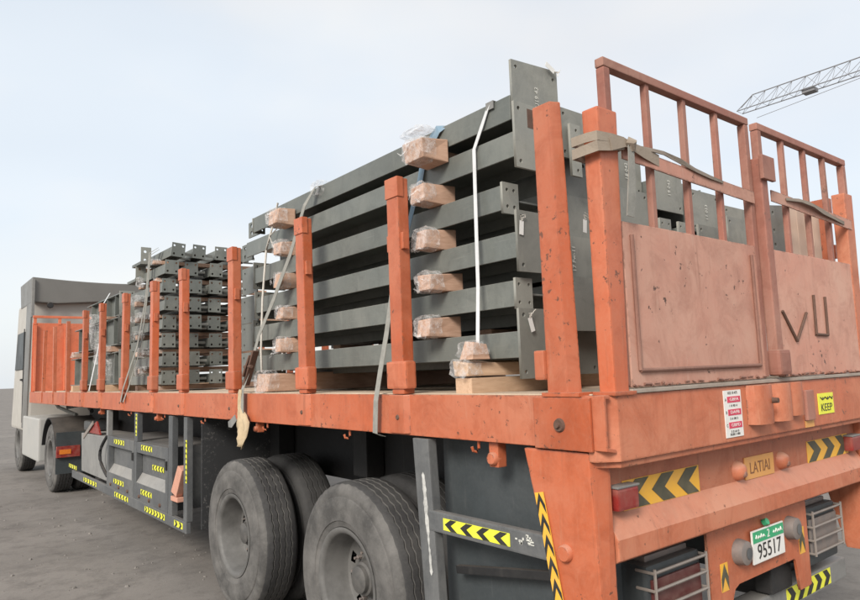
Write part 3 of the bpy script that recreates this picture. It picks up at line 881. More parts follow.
DISC = MB().lathe([(.05, .283), (.06, .25), (.10, .20), (.12, .06), (.12, .0005)], 48).mesh('rim', smooth=True); DISC.materials.append(M['rim'])

def wheel(parent, x, y, z, flip=False, inner=False, name='wheel', far=False, nuts=True):
    w_ = bpy.data.objects.new(name, None); COL.objects.link(w_); w_.empty_display_size = .1
    w_.parent = parent; w_.matrix_parent_inverse = world_of(parent).inverted()
    w_.matrix_basis = Matrix.Translation((x, y, z + H)) @ Matrix.Rotation(math.pi if flip else 0, 4, 'Z') @ Matrix.Rotation(random.uniform(0, 6), 4, 'X')
    def ch(nm, me, loc=(0, 0, 0)):
        o = bpy.data.objects.new(nm, me); COL.objects.link(o); o.parent = w_; o.location = loc; return o
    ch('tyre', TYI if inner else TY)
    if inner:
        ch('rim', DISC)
    else:
        ch('rim', RIM); ch('hub', HUB)
        for k in range(10 if nuts else 0):
            a = 2 * math.pi * k / 10
            ch('wheel_nut', NUT, (.186, .138 * math.cos(a), .138 * math.sin(a)))
    return w_
ZW = -H + .547
for y in (1.86, 3.46):
    wheel(TR, .03, y, ZW)
    wheel(TR, .365, y, ZW, inner=True)
    wheel(TR, W - .03, y, ZW, flip=True)
    wheel(TR, W - .365, y, ZW, flip=True, inner=True)
    MB().tube([(.3, y, ZW), (W - .3, y, ZW)], .075, 16).build('axle', 'chassis', TR, smooth=True)
    MB().box(.72, .80, y - .55, y + .55, ZW + .09, ZW + .17).build('leaf_spring', 'chassis', TR, bevel=.01)
    MB().box(W - .80, W - .72, y - .55, y + .55, ZW + .09, ZW + .17).build('leaf_spring', 'chassis', TR, bevel=.01)
for y in (1.25, 2.66, 4.05):
    MB().box(.66, .81, y - .09, y + .09, -.62, -.16).build('spring_hanger', 'chassis', TR, bevel=.01)
    MB().box(W - .81, W - .66, y - .09, y + .09, -.62, -.16).build('spring_hanger', 'chassis', TR, bevel=.01)
MB().box(2.05, 2.062, .4, 4.15, -1.15, -.22).build('mud_guard_or_blind', 'sheet', TR)  # added blind: dark sheet hiding the bright far ground between the right wheels
# mud flap in front of the first wheel
MB().box(.06, .75, 4.16, 4.175, -1.12, -.20).build('mud_flap', 'flap', TR)
MB().box(W - .75, W - .06, 4.16, 4.175, -1.12, -.20).build('mud_flap', 'flap', TR)

# ------------------------------------------------------------------ side guard frame with two lockers
gf = MB().hexa([(.0, 4.36, -1.180), (.04, 4.36, -1.180), (.04, 9.05, -1.165), (.0, 9.05, -1.165), (.0, 4.36, -1.085), (.04, 4.36, -1.085), (.04, 9.05, -1.07), (.0, 9.05, -1.07)]).build('guard_rail', 'guard', TR, bevel=.006)
def gpost(y, w_=.075, z0=-1.084, m='guard'):
    return MB().box(.002, .055, y - w_ / 2, y + w_ / 2, z0, -.207).build('guard_upright', m, TR, bevel=.005)
p1 = gpost(4.40, .085); gpost(4.80, .11); p3 = gpost(5.92, .11, -.5); gpost(7.12, .075, -.5, 'guard_light')
chevrons(p1, (.0, 4.37, -.58), (0, 0, 1), (0, 1, 0), .36, .03, 8, 1, 'neon', 'black', tip=.015, frac=.25)
chevrons(p3, (.0, 5.90, -.33), (0, 0, 1), (0, 1, 0), .22, .04, 5, 1, 'neon', 'black', tip=.015, frac=.25)
def locker(y0, y1, z0=-1.083, z1=-.50):
    bx = MB().box(.07, .60, y0, y1, z0 + .01, z1).build('locker', 'guard', TR, bevel=.004)
    # door frame standing proud with a recess and sloping shelf
    fr = MB()
    fr.box(.006, .069, y0, y0 + .075, z0, z1); fr.box(.006, .069, y1 - .075, y1, z0, z1)
    fr.box(.0075, .069, y0 + .076, y1 - .076, z1 - .11, z1 - .001); fr.box(.0075, .069, y0 + .076, y1 - .076, z0 + .001, z0 + .17)
    fr.build('door_frame', 'guard', bx, bevel=.004)
    MB().hexa([(.008, y0 + .078, z0 + .172), (.068, y0 + .078, z0 + .172), (.068, y1 - .078, z0 + .172), (.008, y1 - .078, z0 + .172),
               (.010, y0 + .078, z0 + .176), (.068, y0 + .078, z0 + .262), (.068, y1 - .078, z0 + .262), (.010, y1 - .078, z0 + .176)]).build('sloping_shelf', 'guard_light', bx)
    for k in range(3):
        MB().lathe([(-.014, .0005), (-.014, .016), (0, .018)], 10, (.008, y0 + .22 + k * (y1 - y0 - .42) / 2, z0 + .045)).build('bolt', 'rust', bx, smooth=True)
    MB().box(-.008, .006, y0 + .012, y0 + .05, z1 - .20, z1 - .12).build('latch', 'chassis', bx, bevel=.004)
    return bx
A = locker(4.88, 5.98); B = locker(5.995, 7.13)
def ys_(par, y, z, wd=.34, n=5, d=1, x=.0055, ht=.05):
    chevrons(par, (x, y, z), (0, -1, 0), (0, 0, 1), wd, ht, n, d, 'neon', 'black', tip=.03, frac=.38)
ys_(A, 5.55, -.548, .36, 4, -1); ys_(A, 5.37, -.735, .36, 4, -1, .064); ys_(A, 5.55, -.985, .36, 4, -1)
ys_(B, 6.60, -.548, .42, 4, 1); ys_(B, 6.60, -.985, .42, 4, 1)
ys_(gf, 5.25, -1.127, .62, 7, 1, -.002); ys_(gf, 6.45, -1.122, .55, 5, -1, -.002); ys_(gf, 4.56, -1.130, .22, 2, 1, -.002); ys_(gf, 7.95, -1.118, .7, 5, 1, -.002)
ys_(gf, 9.0, -1.02, .5, 4, 1, -.002)
# red block hooked in the open bay
rb = MB().hexa([(-.01, 4.60, -.90), (.05, 4.60, -.90), (.05, 4.74, -.87), (-.01, 4.74, -.87), (-.01, 4.44, -.66), (.05, 4.44, -.66), (.05, 4.56, -.63), (-.01, 4.56, -.63)]).build('wheel_chock', 'brick', bevel=.006)
tag(rb, 'pinkish red wheel chock wedged upright in the open bay of the grey side guard', 'wheel chock')
MB().box(-.012, .052, 4.56, 4.74, -.945, -.905).build('chock_foot', 'brick', rb, bevel=.006)
# dark backing so that the bay is closed by a locker wall
MB().box(.45, .47, 4.3, 4.88, -1.08, -.25).build('bay_back', 'sheet', TR)
# far end locker with hazard triangle
eb = MB().hexa([(.05, 7.3, -1.05), (.5, 7.3, -1.05), (.5, 8.7, -1.05), (.05, 8.7, -1.05), (.05, 7.2, -.53), (.5, 7.2, -.53), (.5, 8.75, -.55), (.05, 8.75, -.55)]).build('locker', 'guard_light', TR, bevel=.01)
MB().prism([(7.75, -.53), (8.55, -.53), (7.95, -.37)], 'x', .06, .085).build('hazard_triangle', 'redlens', eb, bevel=.006)
MB().bar((.048, 8.60, -.60), (.046, 8.05, -.39), .012, .05).build('white_strip', 'bar_metal', eb)
MB().tube([(.03 - .05 * math.sin(math.pi * k / 10), 7.20 + .16 * math.sin(math.pi * k / 10), -.50 - .048 * k) for k in range(11)], .018, 8).build('air_hose', 'chassis', TR, smooth=True)
# landing gear
for x in (.45, W - .55):
    MB().box(x, x + .11, 8.9, 9.02, -1.1, -.1).build('landing_leg', 'chassis', TR, bevel=.006)

# headboard
hb = MB().box(.0, W, 12.85, 12.90, .0, 1.28).build('headboard', 'headboard', TR, bevel=.004)
for k in range(6):
    x = .02 + k * .505
    MB().box(x, x + .04, 12.80, 12.849, .01, 1.24).build('headboard_rib', 'headboard', hb, bevel=.004)
MB().box(.0, W, 12.83, 12.89, 1.375, 1.42).build('top_rail', 'headboard', hb, bevel=.004)
for x in (.01, .42, 1.2, 2.1, 2.54): MB().box(x, x + .05, 12.84, 12.88, 1.251, 1.374).build('rail_post', 'headboard', hb, bevel=.004)

# ------------------------------------------------------------------ tractor unit
TK = thing('tractor_unit', 'white truck tractor with grey roof deflector coupled ahead of the orange trailer', 'truck', (1.3, 12.5, -H))
for x in (.88, 1.62): MB().box(x, x + .09, 9.9, 16.0, -.82, -.60).build('chassis_beam', 'chassis', TK, bevel=.004)
wheel(TK, .02, 10.95, ZW); wheel(TK, .345, 10.95, ZW, inner=True)
wheel(TK, W - .02, 10.95, ZW, flip=True); wheel(TK, W - .345, 10.95, ZW, flip=True, inner=True)
wheel(TK, .03, 14.6, ZW); wheel(TK, W - .03, 14.6, ZW, flip=True)
MB().tube([(.3, 10.95, ZW), (W - .3, 10.95, ZW)], .08, 14).build('axle', 'chassis', TK, smooth=True)
for x0 in (.0, W - .62):
    pts = []
    for k in range(13):
        a = math.radians(15 + 150 * k / 12)
        pts.append((10.95 + .64 * math.cos(a), ZW + .64 * math.sin(a)))
    for k in range(12, -1, -1):
        a = math.radians(15 + 150 * k / 12)
        pts.append((10.95 + .62 * math.cos(a), ZW + .62 * math.sin(a)))
    MB().prism(pts, 'x', x0, x0 + .62).build('fender', 'chassis', TK, smooth=True)
    fl = MB().box(x0, x0 + .60, 10.27, 10.285, -1.25, -.62).build('mud_flap', 'sheet', TK)
    lm = MB().box(x0 + .0, x0 + .33, 10.22, 10.268, -1.0, -.83).build('tail_lamp', 'redlens', TK, bevel=.008)
    MB().box(x0 + .04, x0 + .20, 10.214, 10.221, -.95, -.88).build('indicator', 'amber', lm, bevel=.003)
MB().lathe([(-.72, .50), (-.66, .54), (-.58, .54), (-.55, .1)], 28, (1.3, 10.9, .10), 'z').build('fifth_wheel', 'chassis', TK, smooth=True)
MB().box(.35, .75, 9.7, 10.15, -.60, -.45).build('air_tank', 'guard', TK, bevel=.05)
MB().tube([(.5, 10.3, -.32), (.6, 11.2, -.22), (.5, 12.2, -.3), (.7, 13.2, .1)], .03, 8).build('air_hose', 'chassis', TK, smooth=True)
MB().tube([(.45, 11.2, -.40), (.3, 11.9, -.28), (.4, 12.9, -.2)], .03, 8).build('air_hose', 'strapg', TK, smooth=True)
MB().box(-.02, .70, 11.75, 13.6, -1.18, -.45).build('side_tank', 'whitetruck', TK, bevel=.03)
cabp = MB().hexa([(.02, 13.35, -.75), (2.58, 13.35, -.75), (2.58, 15.6, -.75), (.02, 15.6, -.75), (.05, 13.38, 1.78), (2.55, 13.38, 1.78), (2.55, 15.2, 1.78), (.05, 15.2, 1.78)]).build('cab', 'cream', TK, bevel=.05)
MB().box(1.0, 1.6, 13.33, 13.352, .9, 1.4).build('rear_window', 'sheet', cabp, bevel=.01)
MB().hexa([(.012, 14.05, .45), (.03, 14.05, .45), (.03, 15.2, .45), (.012, 15.2, .45), (.022, 14.05, 1.2), (.04, 14.05, 1.2), (.04, 15.0, 1.2), (.022, 15.0, 1.2)]).build('side_window', 'sheet', cabp, bevel=.006)
MB().box(.004, .02, 13.98, 14.0, -.6, 1.25).build('door_seam', 'chassis', cabp)
MB().box(-.005, .022, 14.1, 14.3, .22, .26).build('door_handle', 'chassis', cabp, bevel=.006)
MB().hexa([(.0, 13.36, -.70), (.03, 13.36, -.70), (.03, 13.95, -.70), (.0, 13.95, -.70), (.03, 13.38, 1.72), (.06, 13.38, 1.72), (.06, 13.93, 1.72), (.03, 13.93, 1.72)]).build('side_fairing', 'deflector', cabp, bevel=.01)
# curved deflector
dv = []
prof = []
for k in range(9):
    t = k / 8
    prof.append((.02 + 2.56 * t, 2.20 - .05 * math.sin(math.pi * t) - .0 * t))
poly = prof + [(2.56, 1.72), (1.2, 1.76), (.45, 1.70), (.04, 1.72)]
de = MB().prism(poly, 'y', 13.2, 14.8).build('roof_deflector', 'deflector', TK, bevel=.02)
MB().lathe([(-.05, .0005), (-.05, .05), (.0, .06)], 14, (.33, 13.2, 1.66), 'y').build('work_lamp', 'chassis', de, smooth=True)
MB().box(.01, .06, 13.15, 13.24, 1.42, 2.15).build('deflector_stay', 'guard_light', TK, bevel=.006)

# ------------------------------------------------------------------ steel: main stack of I sections lying on their sides
FL = .118; DEP = .30
def ibeam(name, label, x, z, y0, y1, group, fl=FL, dep=DEP, mat='steel', tilt=0.0):
    e = thing(name, label, 'steel beam', (x, y0, z), group)
    Ln = y1 - y0
    t = .011
    mb = MB()
    mb.box(0, t, 0, Ln, 0, fl); mb.box(dep - t, dep, 0, Ln, 0, fl)
    mb.box(t + .0005, dep - t - .0005, .0004, Ln - .0004, fl / 2 - .005, fl / 2 + .005)
    mb.build('section', mat, e, local=True, bevel=.0018, seg=1)
    e.rotation_euler = (0, 0, tilt)
    return e
def add_plate(e, x0, x1, z0, z1, y, holes, t=.014, mat='plate', label=None, cut=0.0):
    w_, h_ = x1 - x0, z1 - z0
    poly = ((0, 0), (w_, 0), (w_, h_ - cut), (0, h_))
    hs = tuple((hx if hx >= 0 else w_ + hx, hz if hz >= 0 else h_ + hz, r) for hx, hz, r in holes)
    me = plate_mesh(list(poly), list(hs), t, mat)
    o = bpy.data.objects.new('end_plate', me); COL.objects.link(o); o.parent = e
    o.location = (x0, y, z0)
    if label: o['label'] = label
    return o
def add_fin(e, x, y0, y1, z0, z1, holes):
    w_, h_ = y1 - y0, z1 - z0
    me = plate_mesh([(0, 0), (w_, 0), (w_, h_), (0, h_)], [(a * w_, b * h_, r) for a, b, r in holes], .010, 'steel')
    o = bpy.data.objects.new('fin_plate', me); COL.objects.link(o); o.parent = e
    o.matrix_basis = Matrix.Translation((x, y0, z0)) @ Matrix.Rotation(math.pi / 2, 4, 'Z')
    return o
ordn = ['top', 'second', 'third', 'fourth', 'fifth', 'bottom']
C4 = ((.03, .03, .010), (-.03, .03, .010), (.03, -.03, .010), (-.03, -.03, .010))
C2 = ((.022, .03, .008), (.022, -.03, .008), (-.022, .03, .008), (-.022, -.03, .008))
# z of each tier of the outer column
TZ = [1.249, 1.071, .840, .606, .387, .156]
colname = ['outer column facing the stakes', 'second column from the stakes', 'third column from the stakes', 'fourth column from the stakes', 'fifth column from the stakes', 'column by the far rail']
GRP = 'grey steel beams in the rear stack'
# outer column
Y0 = [.577, .569, .668, .577, .612, .590]
Y1 = [3.42, 3.55, 3.40, 3.38, 3.42, 3.40]
outer = []
looks = ['top grey steel beam of the rear stack, under the tall square end plate',
         'second grey beam from the top of the rear stack, square end plate behind the stake',
         'third grey beam down the rear stack, ending in a small drilled plate',
         'fourth grey beam down the rear stack, with a tall plate and paper tag tied on',
         'fifth grey beam down the rear stack, ending in a small plate above the bottom one',
         'lowest grey beam of the rear stack resting on the bottom timbers']
for i in range(6):
    e = ibeam('steel_beam', looks[i], .20, TZ[i], Y0[i], Y1[i], GRP, tilt=0)
    outer.append(e)
add_plate(outer[0], .0, .32, .0, .285, -.012, C4, cut=-.022)
add_plate(outer[1], -.012, .30, -.055, .255, -.020, C4)
add_plate(outer[2], .0, .105, -.014, .135, -.010, ((.03, .035, .009), (-.03, .035, .009), (.03, -.035, .009), (-.03, -.035, .009)))
add_plate(outer[3], -.012, .30, -.066, .215, -.012, C4)
add_plate(outer[4], -.003, .105, -.012, .130, -.012, C2)
add_plate(outer[5], -.012, .30, -.094, .220, -.010, C4)
# front ends
add_fin(outer[0], .06, 2.86, 3.06, .0, .125, ((.72, .26, .019), (.72, .74, .019)))
add_plate(outer[0], -.004, .10, .0, .118, 2.848, C2)
add_fin(outer[1], .06, 2.99, 3.20, -.005, .135, ((.72, .26, .019), (.72, .74, .019)))
for i in (2, 3, 4, 5):
    add_plate(outer[i], -.006, .26, -.04 if i < 5 else -.02, .17, Y1[i] - Y0[i] + .008, C4)
    add_fin(outer[i], .03, Y1[i] - Y0[i] + .018, Y1[i] - Y0[i] + .30 + .04 * (i % 2), -.06, .155, ((.8, .2, .011), (.8, .8, .011)))
# hidden holders: brown unpainted patch and chalk numbers on plates
MB().box(.274, .40, .5405, .5418, 1.215, 1.305).build('rust_patch', M['rust'], outer[1])
def chalk(par, x, y, z, sx, s, vert=True):
    me = text_mesh(s, sx, 'chalk', .0004)
    put('chalk_mark', me, par, frame((x, y, z), (0, 0, 1) if vert else (1, 0, 0), (-1, 0, 0) if vert else (0, 0, 1)))
chalk(outer[0], .365, .5565, 1.385, .035, 'U19 43')
# inner columns
tops = [[1.19, .98, .76, .54, .33, .12], [1.10, .85, .61, .37, .14], [1.03, .79, .56, .34, .12], [.93, .70, .47, .24], [.80, .62, .45, .29, .12]]
xs = [.565, .97, 1.335, 1.69, 2.04]
inner = []
for ci, (zs, x) in enumerate(zip(tops, xs)):
    for ti, z in enumerate(zs):
        yb = .60 + .10 * ((ti * 7 + ci * 3) % 4) / 3 + (.0 if ci < 1 else -.04 if ci < 2 else -.06)
        ot = 'top' if ti == 0 else 'bottom' if ti == len(zs) - 1 else ordn[ti]
        e = ibeam('steel_beam', '%s grey beam in the %s, rear stack' % (ot, colname[ci + 1]), x, z, yb, 3.35 + .1 * random.random(), GRP)
        big = (ti + ci) % 2 == 0 or ci == 0
        if big or ti == 0:
            add_plate(e, -.01, .345 if ci == 1 else .31, -.05, .215 if ti else .205, -.010, C4)
        else:
            add_plate(e, .0, .11, -.012, .13, -.010, C2)
            add_plate(e, .19, .30, -.012, .13, -.010, C2)
        inner.append((ci, ti, e, yb))
def get(ci, ti):
    for a, b, e, yb in inner:
        if (a, b) == (ci, ti): return e, yb
e, yb = get(0, 0)
add_plate(e, .022, .098, -.15, .115, -.045, ((-.03, .03, .009), (-.03, -.03, .009)), label='narrow plate standing off in front of the wide plate')
e, yb = get(0, 3); chalk(e, .64, yb - .022, .64, .035, '17 Fw-11')
e, yb = get(1, 0); chalk(e, 1.17, yb - .022, 1.18, .035, '18 042')
e, yb = get(2, 0); chalk(e, 1.50, yb - .022, 1.12, .035, '19 043')
e, yb = get(3, 0); chalk(e, 1.84, yb - .022, 1.01, .035, '11 023')
# cross-laid short beam on top of the right columns
e = ibeam('steel_beam', 'short grey beam lying slantwise on top of the far columns', 1.66, 1.07, .66, 3.2, GRP, tilt=-.06)
add_plate(e, -.01, .16, -.01, .125, -.01, C2)
e = ibeam('steel_beam', 'grey beam lying over the far column, seen through the gate bars', 2.03, .945, .55, 3.2, GRP, tilt=-.02)
add_plate(e, -.01, .31, -.015, .13, -.01, C4)

# boarded case near the far corner
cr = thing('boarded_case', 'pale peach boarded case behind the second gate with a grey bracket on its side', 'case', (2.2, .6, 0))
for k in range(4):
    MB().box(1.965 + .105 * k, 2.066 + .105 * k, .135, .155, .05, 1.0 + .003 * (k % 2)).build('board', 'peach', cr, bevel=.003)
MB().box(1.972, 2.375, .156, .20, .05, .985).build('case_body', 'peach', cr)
put('bracket_plate', plate_mesh([(0, 0), (.165, 0), (.165, .88), (0, .86)], [(.03, .82, .012), (.03, .72, .012), (.03, .64, .012)], .01, 'plate'), cr, Matrix.Translation((1.785, .16, .10 + H)))
# paper tags tied to plates
def paper_tag(x, y, z, label, rot=0.1):
    e = thing('paper_tag', label, 'tag', (x, y, z), 'tags tied to the steel')
    MB().box(-.012, .014, -.001, .0, -.085, -.02).build('card', 'tag', e, local=True)
    for k in range(3):
        MB().tube([(0, -.002, -.02), (random.uniform(-.02, .03), -.006, .0), (random.uniform(-.03, .05), -.008, random.uniform(-.02, .02))], .0018, 5).build('tie_wire', 'rope', e, local=True)
    e.rotation_euler = (0, rot, 0)
paper_tag(.215, .553, .79, 'white paper tag tied to the plate of the fourth outer beam')
paper_tag(.60, .50, .83, 'white paper tag hanging between the broad stake and the corner post')
paper_tag(.83, .55, 1.03, 'white paper tag hanging behind the corner post above the gate panel', -.1)
paper_tag(.235, .560, .352, 'white wire knot and tag on the lowest outer end plate', -.3)
paper_tag(.50, .540, 1.53, 'white wire tie at the top corner of the tall end plate', 2.0)

# ------------------------------------------------------------------ timbers and film
def crumple(mb, x0, x1, y0, y1, z0, z1, n=5):
    """crumpled film shell hugging a timber end"""
    o = len(mb.v); m = 12
    for i in range(n + 1):
        t = i / n
        x = x0 + (x1 - x0) * t
        for k in range(m):
            a = 2 * math.pi * k / m
            c, s_ = math.cos(a), math.sin(a)
            sq = 1 / max(abs(c), abs(s_))
            j = random.uniform(.0, .009) if i else random.uniform(-.012, .010)
            mb.v.append((x + random.uniform(-.008, .008), (y0 + y1) / 2 + c * sq * ((y1 - y0) / 2 + j), (z0 + z1) / 2 + s_ * sq * ((z1 - z0) / 2 + j * .8)))
    for i in range(n):
        for k in range(m):
            k2 = (k + 1) % m
            mb.f.append((o + i * m + k, o + i * m + k2, o + (i + 1) * m + k2, o + (i + 1) * m + k))
    mb.f.append(tuple(o + k for k in range(m)))
    return mb
TG = 'timber packers in the rear stack'
def packer(label, x0, x1, y, z0, z1, wd=.10, filmed=True, mat='wood', loose=True, group=TG, rot=0.0):
    if filmed and z1 - z0 > .05:
        q = lambda a: random.uniform(-a, a)
        hz = (z1 - z0)
        e = MB().hexa([(x0 + q(.012), y - wd / 2 + .012 + q(.010), z0 + .004 + hz * .04), (x1, y - wd / 2, z0), (x1, y + wd / 2, z0), (x0 + q(.012), y + wd / 2 - .01 + q(.01), z0 + .004 + hz * .04),
                       (x0 + q(.014), y - wd / 2 + .014 + q(.012), z1 - hz * .12 + q(.008)), (x1, y - wd / 2, z1), (x1, y + wd / 2, z1), (x0 + q(.014), y + wd / 2 - .012 + q(.01), z1 - hz * .12 + q(.008))]).build('timber_packer', mat, bevel=.006)
    else:
        e = MB().box(x0, x1, y - wd / 2, y + wd / 2, z0, z1).build('timber_packer', mat, bevel=.005)
    tag(e, label, 'timber', group)
    if filmed:
        crumple(MB(), x0 - .012, x0 + .075, y - wd / 2 - .002, y + wd / 2 + .002, z0 - .0, z1 + .0).build('plastic_wrap', 'film', e, smooth=True)
        if loose:
            for k in range(3):
                p = Vector((x0 - .01, y + random.uniform(-.05, .07), random.uniform(z0, z1)))
                mb = MB(); pts = [p]
                for q in range(4): p = p + Vector((random.uniform(-.015, .012), random.uniform(-.01, .03), random.uniform(-.03, .022))); pts.append(p)
                mb.ribbon(pts, [.022, .014, .02, .012, .003], (random.random(), random.random(), .4), .0008)
                mb.build('film_scrap', 'film', e, smooth=True)
    return e
tier_gap = ['first', 'second', 'third', 'fourth', 'fifth']
gaps = [(TZ[i + 1] + FL + .001, TZ[i] - .001) for i in range(5)]
for i, (a, b) in enumerate(gaps):
    for nm, y, dx in (('rear', 1.13, .0), ('front', 2.80, .02)):
        dy = random.uniform(-.02, .02)
        if i == 0:
            e = packer('timber block hung on the strap below the top beam, %s group of packers' % nm, .035 + dx, .192, y - .03, 1.165, 1.285, .17 if nm == 'rear' else .16, loose=True)
            packer('thin timber packer under the top beam, %s group' % nm, .21, 2.3 if False else .52, y, a, b, .10, False)
        else:
            packer('timber packer with loose film in the %s gap down the rear stack, %s group' % (tier_gap[i], nm), .085 + dx + random.uniform(-.02, .02), .29, y + dy, a, b, .115, True)
# bottom bearers, doubled, running across the deck
for nm, y, x0, flm in (('last', .82, .045, True),  ('front', 2.95, .05, True)):
    if nm == 'front':
        packer('thick bottom bearer timber under the forward end of the rear stack', x0, 2.35, y, .001, .154, .22, True, 'wood', True, 'bottom bearer timbers')
        continue
    packer('%s bottom bearer timber of the rear stack, lower layer' % nm, x0 + .012, 2.35, y - .004, .001, .073, .11, False, 'wood2', group='bottom bearer timbers')
    e = packer('%s bottom bearer timber of the rear stack, upper layer' % nm, x0, 2.35, y, .0745, .1545, .12, flm, 'wood2', False, group='bottom bearer timbers')
cb = MB().hexa([(.05, .74, .156), (.16, .74, .156), (.16, .83, .156), (.05, .83, .156), (.07, .75, .235), (.15, .75, .225), (.15, .815, .225), (.07, .81, .24)]).build('corner_block', 'wood', bevel=.004)
tag(cb, 'small timber corner block under the white plastic strap', 'timber')
crumple(MB(), .04, .15, .738, .832, .165, .238, 4).build('plastic_wrap', 'film', cb, smooth=True)
# packers between inner columns
for ci, (zs, x) in enumerate(zip(tops, xs)):
    for ti in range(len(zs) - 1):
        a = zs[ti + 1] + FL + .001; b = zs[ti] - .001
        if b - a < .02: continue
        for nm, y in (('rear', 1.2), ('front', 2.8)):
            packer('%s timber packer under the %s beam of the %s' % (nm, 'top' if ti == 0 else ordn[ti], colname[ci + 1]), x + .005, x + .295, y, a, b, .1, False, group=TG)

# ------------------------------------------------------------------ straps
def strap(name, label, pts, wd, side, mat, t=.003, group=None):
    o = MB().ribbon(pts, wd, side, t).build(name, mat)
    return tag(o, label, 'strap', group)
strap('plastic_strap', 'white plastic strap running down the outer beams near the end plates',
      [(.55, .66, 1.39), (.26, .69, 1.378), (.192, .705, 1.365), (.186, .76, 1.262), (.184, .815, 1.17), (.165, .80, .9), (.14, .78, .5), (.105, .76, .24), (.10, .758, .165)], .022, [(0, 1, 0)] * 9, 'strapw')
o = MB().prism([(.188, 1.335), (.188, 1.373), (.24, 1.373), (.24, 1.3695), (.1935, 1.3695), (.1935, 1.335)], 'y', .675, .725).build('corner_guard', 'guard_light')
tag(o, 'grey corner guard under the white plastic strap on the top beam', 'corner guard')
strap('webbing_strap', 'grey webbing strap slanting down to the ratchet by the third stake',
      [(.24, 2.33, 1.375), (.17, 2.36, 1.36), (.12, 2.42, 1.24), (.10, 2.60, .93), (.09, 2.84, .65), (.06, 3.02, .41), (.02, 3.07, .2), (-.035, 3.09, .03), (-.035, 3.10, -.17), (.02, 3.11, -.215)], .045, (0, 1, -.1), 'strapg')
# ratchet
rt = thing('ratchet_buckle', 'rusty ratchet buckle on the grey strap above the rail', 'ratchet', (.03, 3.06, .20))
MB().bar((.025, 3.00, .30), (-.005, 3.10, .06), .055, .018).build('ratchet_frame', 'rust', rt, bevel=.004)
MB().bar((.0, 3.03, .27), (-.035, 3.075, .12), .04, .012).build('ratchet_handle', 'rust', rt, bevel=.004)
MB().tube([(-.01, 2.99, .19), (-.01, 3.11, .19)], .012, 8).build('ratchet_spool', 'rust', rt, smooth=True)
tl = MB()
rows, cols = 16, 7
random.seed(21)
for r_ in range(rows):
    t_ = r_ / (rows - 1)
    wd_ = .055 + .10 * max(0, min(1, (t_ - .38) / .2)) - .06 * max(0, (t_ - .8) / .2)
    yc_ = 3.12 - .06 * t_ + .035 * math.sin(t_ * 7)
    for c_ in range(cols):
        q = c_ / (cols - 1) - .5
        tl.v.append((-.04 - .030 * max(0, t_ - .35) - .016 * math.sin(q * 9 + t_ * 6) * min(1, t_ * 3) + random.uniform(-.004, .004), yc_ + q * wd_ + random.uniform(-.004, .004), .03 - .40 * t_ + .03 * q * math.sin(t_ * 8) + random.uniform(-.003, .003)))
for r_ in range(rows - 1):
    for c_ in range(cols - 1):
        a_ = r_ * cols + c_
        tl.f.append((a_, a_ + 1, a_ + cols + 1, a_ + cols))
o = tl.build('strap_tail', 'strapy', smooth=True); sd_ = o.modifiers.new('thickness', 'SOLIDIFY'); sd_.thickness = .004
tag(o, 'dusty yellow strap end hanging over the rail below the ratchet', 'strap')
o = MB().ribbon([(-.04, 3.20, -.17), (-.05, 3.26, -.215), (-.03, 3.36, -.225)], [.05, .06, .04], (0, .3, 1), .004).build('cloth_scrap', 'guard_light')
tag(o, 'pale cloth scrap caught under the rail beside the strap end', 'cloth')
strap('webbing_strap', 'grey webbing strap tucked beside the second stake and over the rail',
      [(.12, 1.28, .80), (.10, 1.35, .66), (.085, 1.395, .53), (.05, 1.405, .32), (.0, 1.40, .12), (-.034, 1.398, -.03), (-.034, 1.412, -.195), (.02, 1.42, -.215)], .040, (0, 1, 0), 'strapg')
strap('webbing_strap', 'blue grey strap tied round the top beam near the rear timber block',
      [(.42, 1.02, 1.373), (.22, 1.06, 1.372), (.192, 1.09, 1.362), (.188, 1.16, 1.30), (.194, 1.22, 1.24), (.185, 1.25, 1.12), (.165, 1.285, 1.0), (.15, 1.32, .88), (.14, 1.34, .80)], [.07, .07, .07, .065, .05, .045, .04, .035, .03], (0, 1, .2), 'blue')
o = crumple(MB(), .10, .26, 1.12, 1.30, 1.355, 1.385, 4).build('plastic_scrap', 'film'); tag(o, 'torn grey plastic scrap on top beam beside the strap knot', 'plastic')
o = crumple(MB(), .17, .30, 2.30, 2.42, 1.30, 1.40, 4).build('plastic_scrap', 'film'); tag(o, 'plastic film scrap over the top beam at the forward strap', 'plastic')
o = MB().tube([(.16, 2.90, 1.37), (.14, 2.93, 1.23), (.15, 3.08, 1.05), (.14, 3.13, .68), (.13, 3.14, .3), (.14, 3.15, .15)], .008, 7).build('rope', 'rope', smooth=True)
tag(o, 'white rope hanging down the outer beams near the forward packers', 'rope')
o = MB().tube([(.13, 2.80, 1.18), (.10, 2.92, 1.12), (.11, 2.86, 1.02), (.12, 2.76, .97)], .005, 6).build('rope', 'rope', smooth=True)
tag(o, 'thin looped white cord beside the forward top timber block', 'rope')
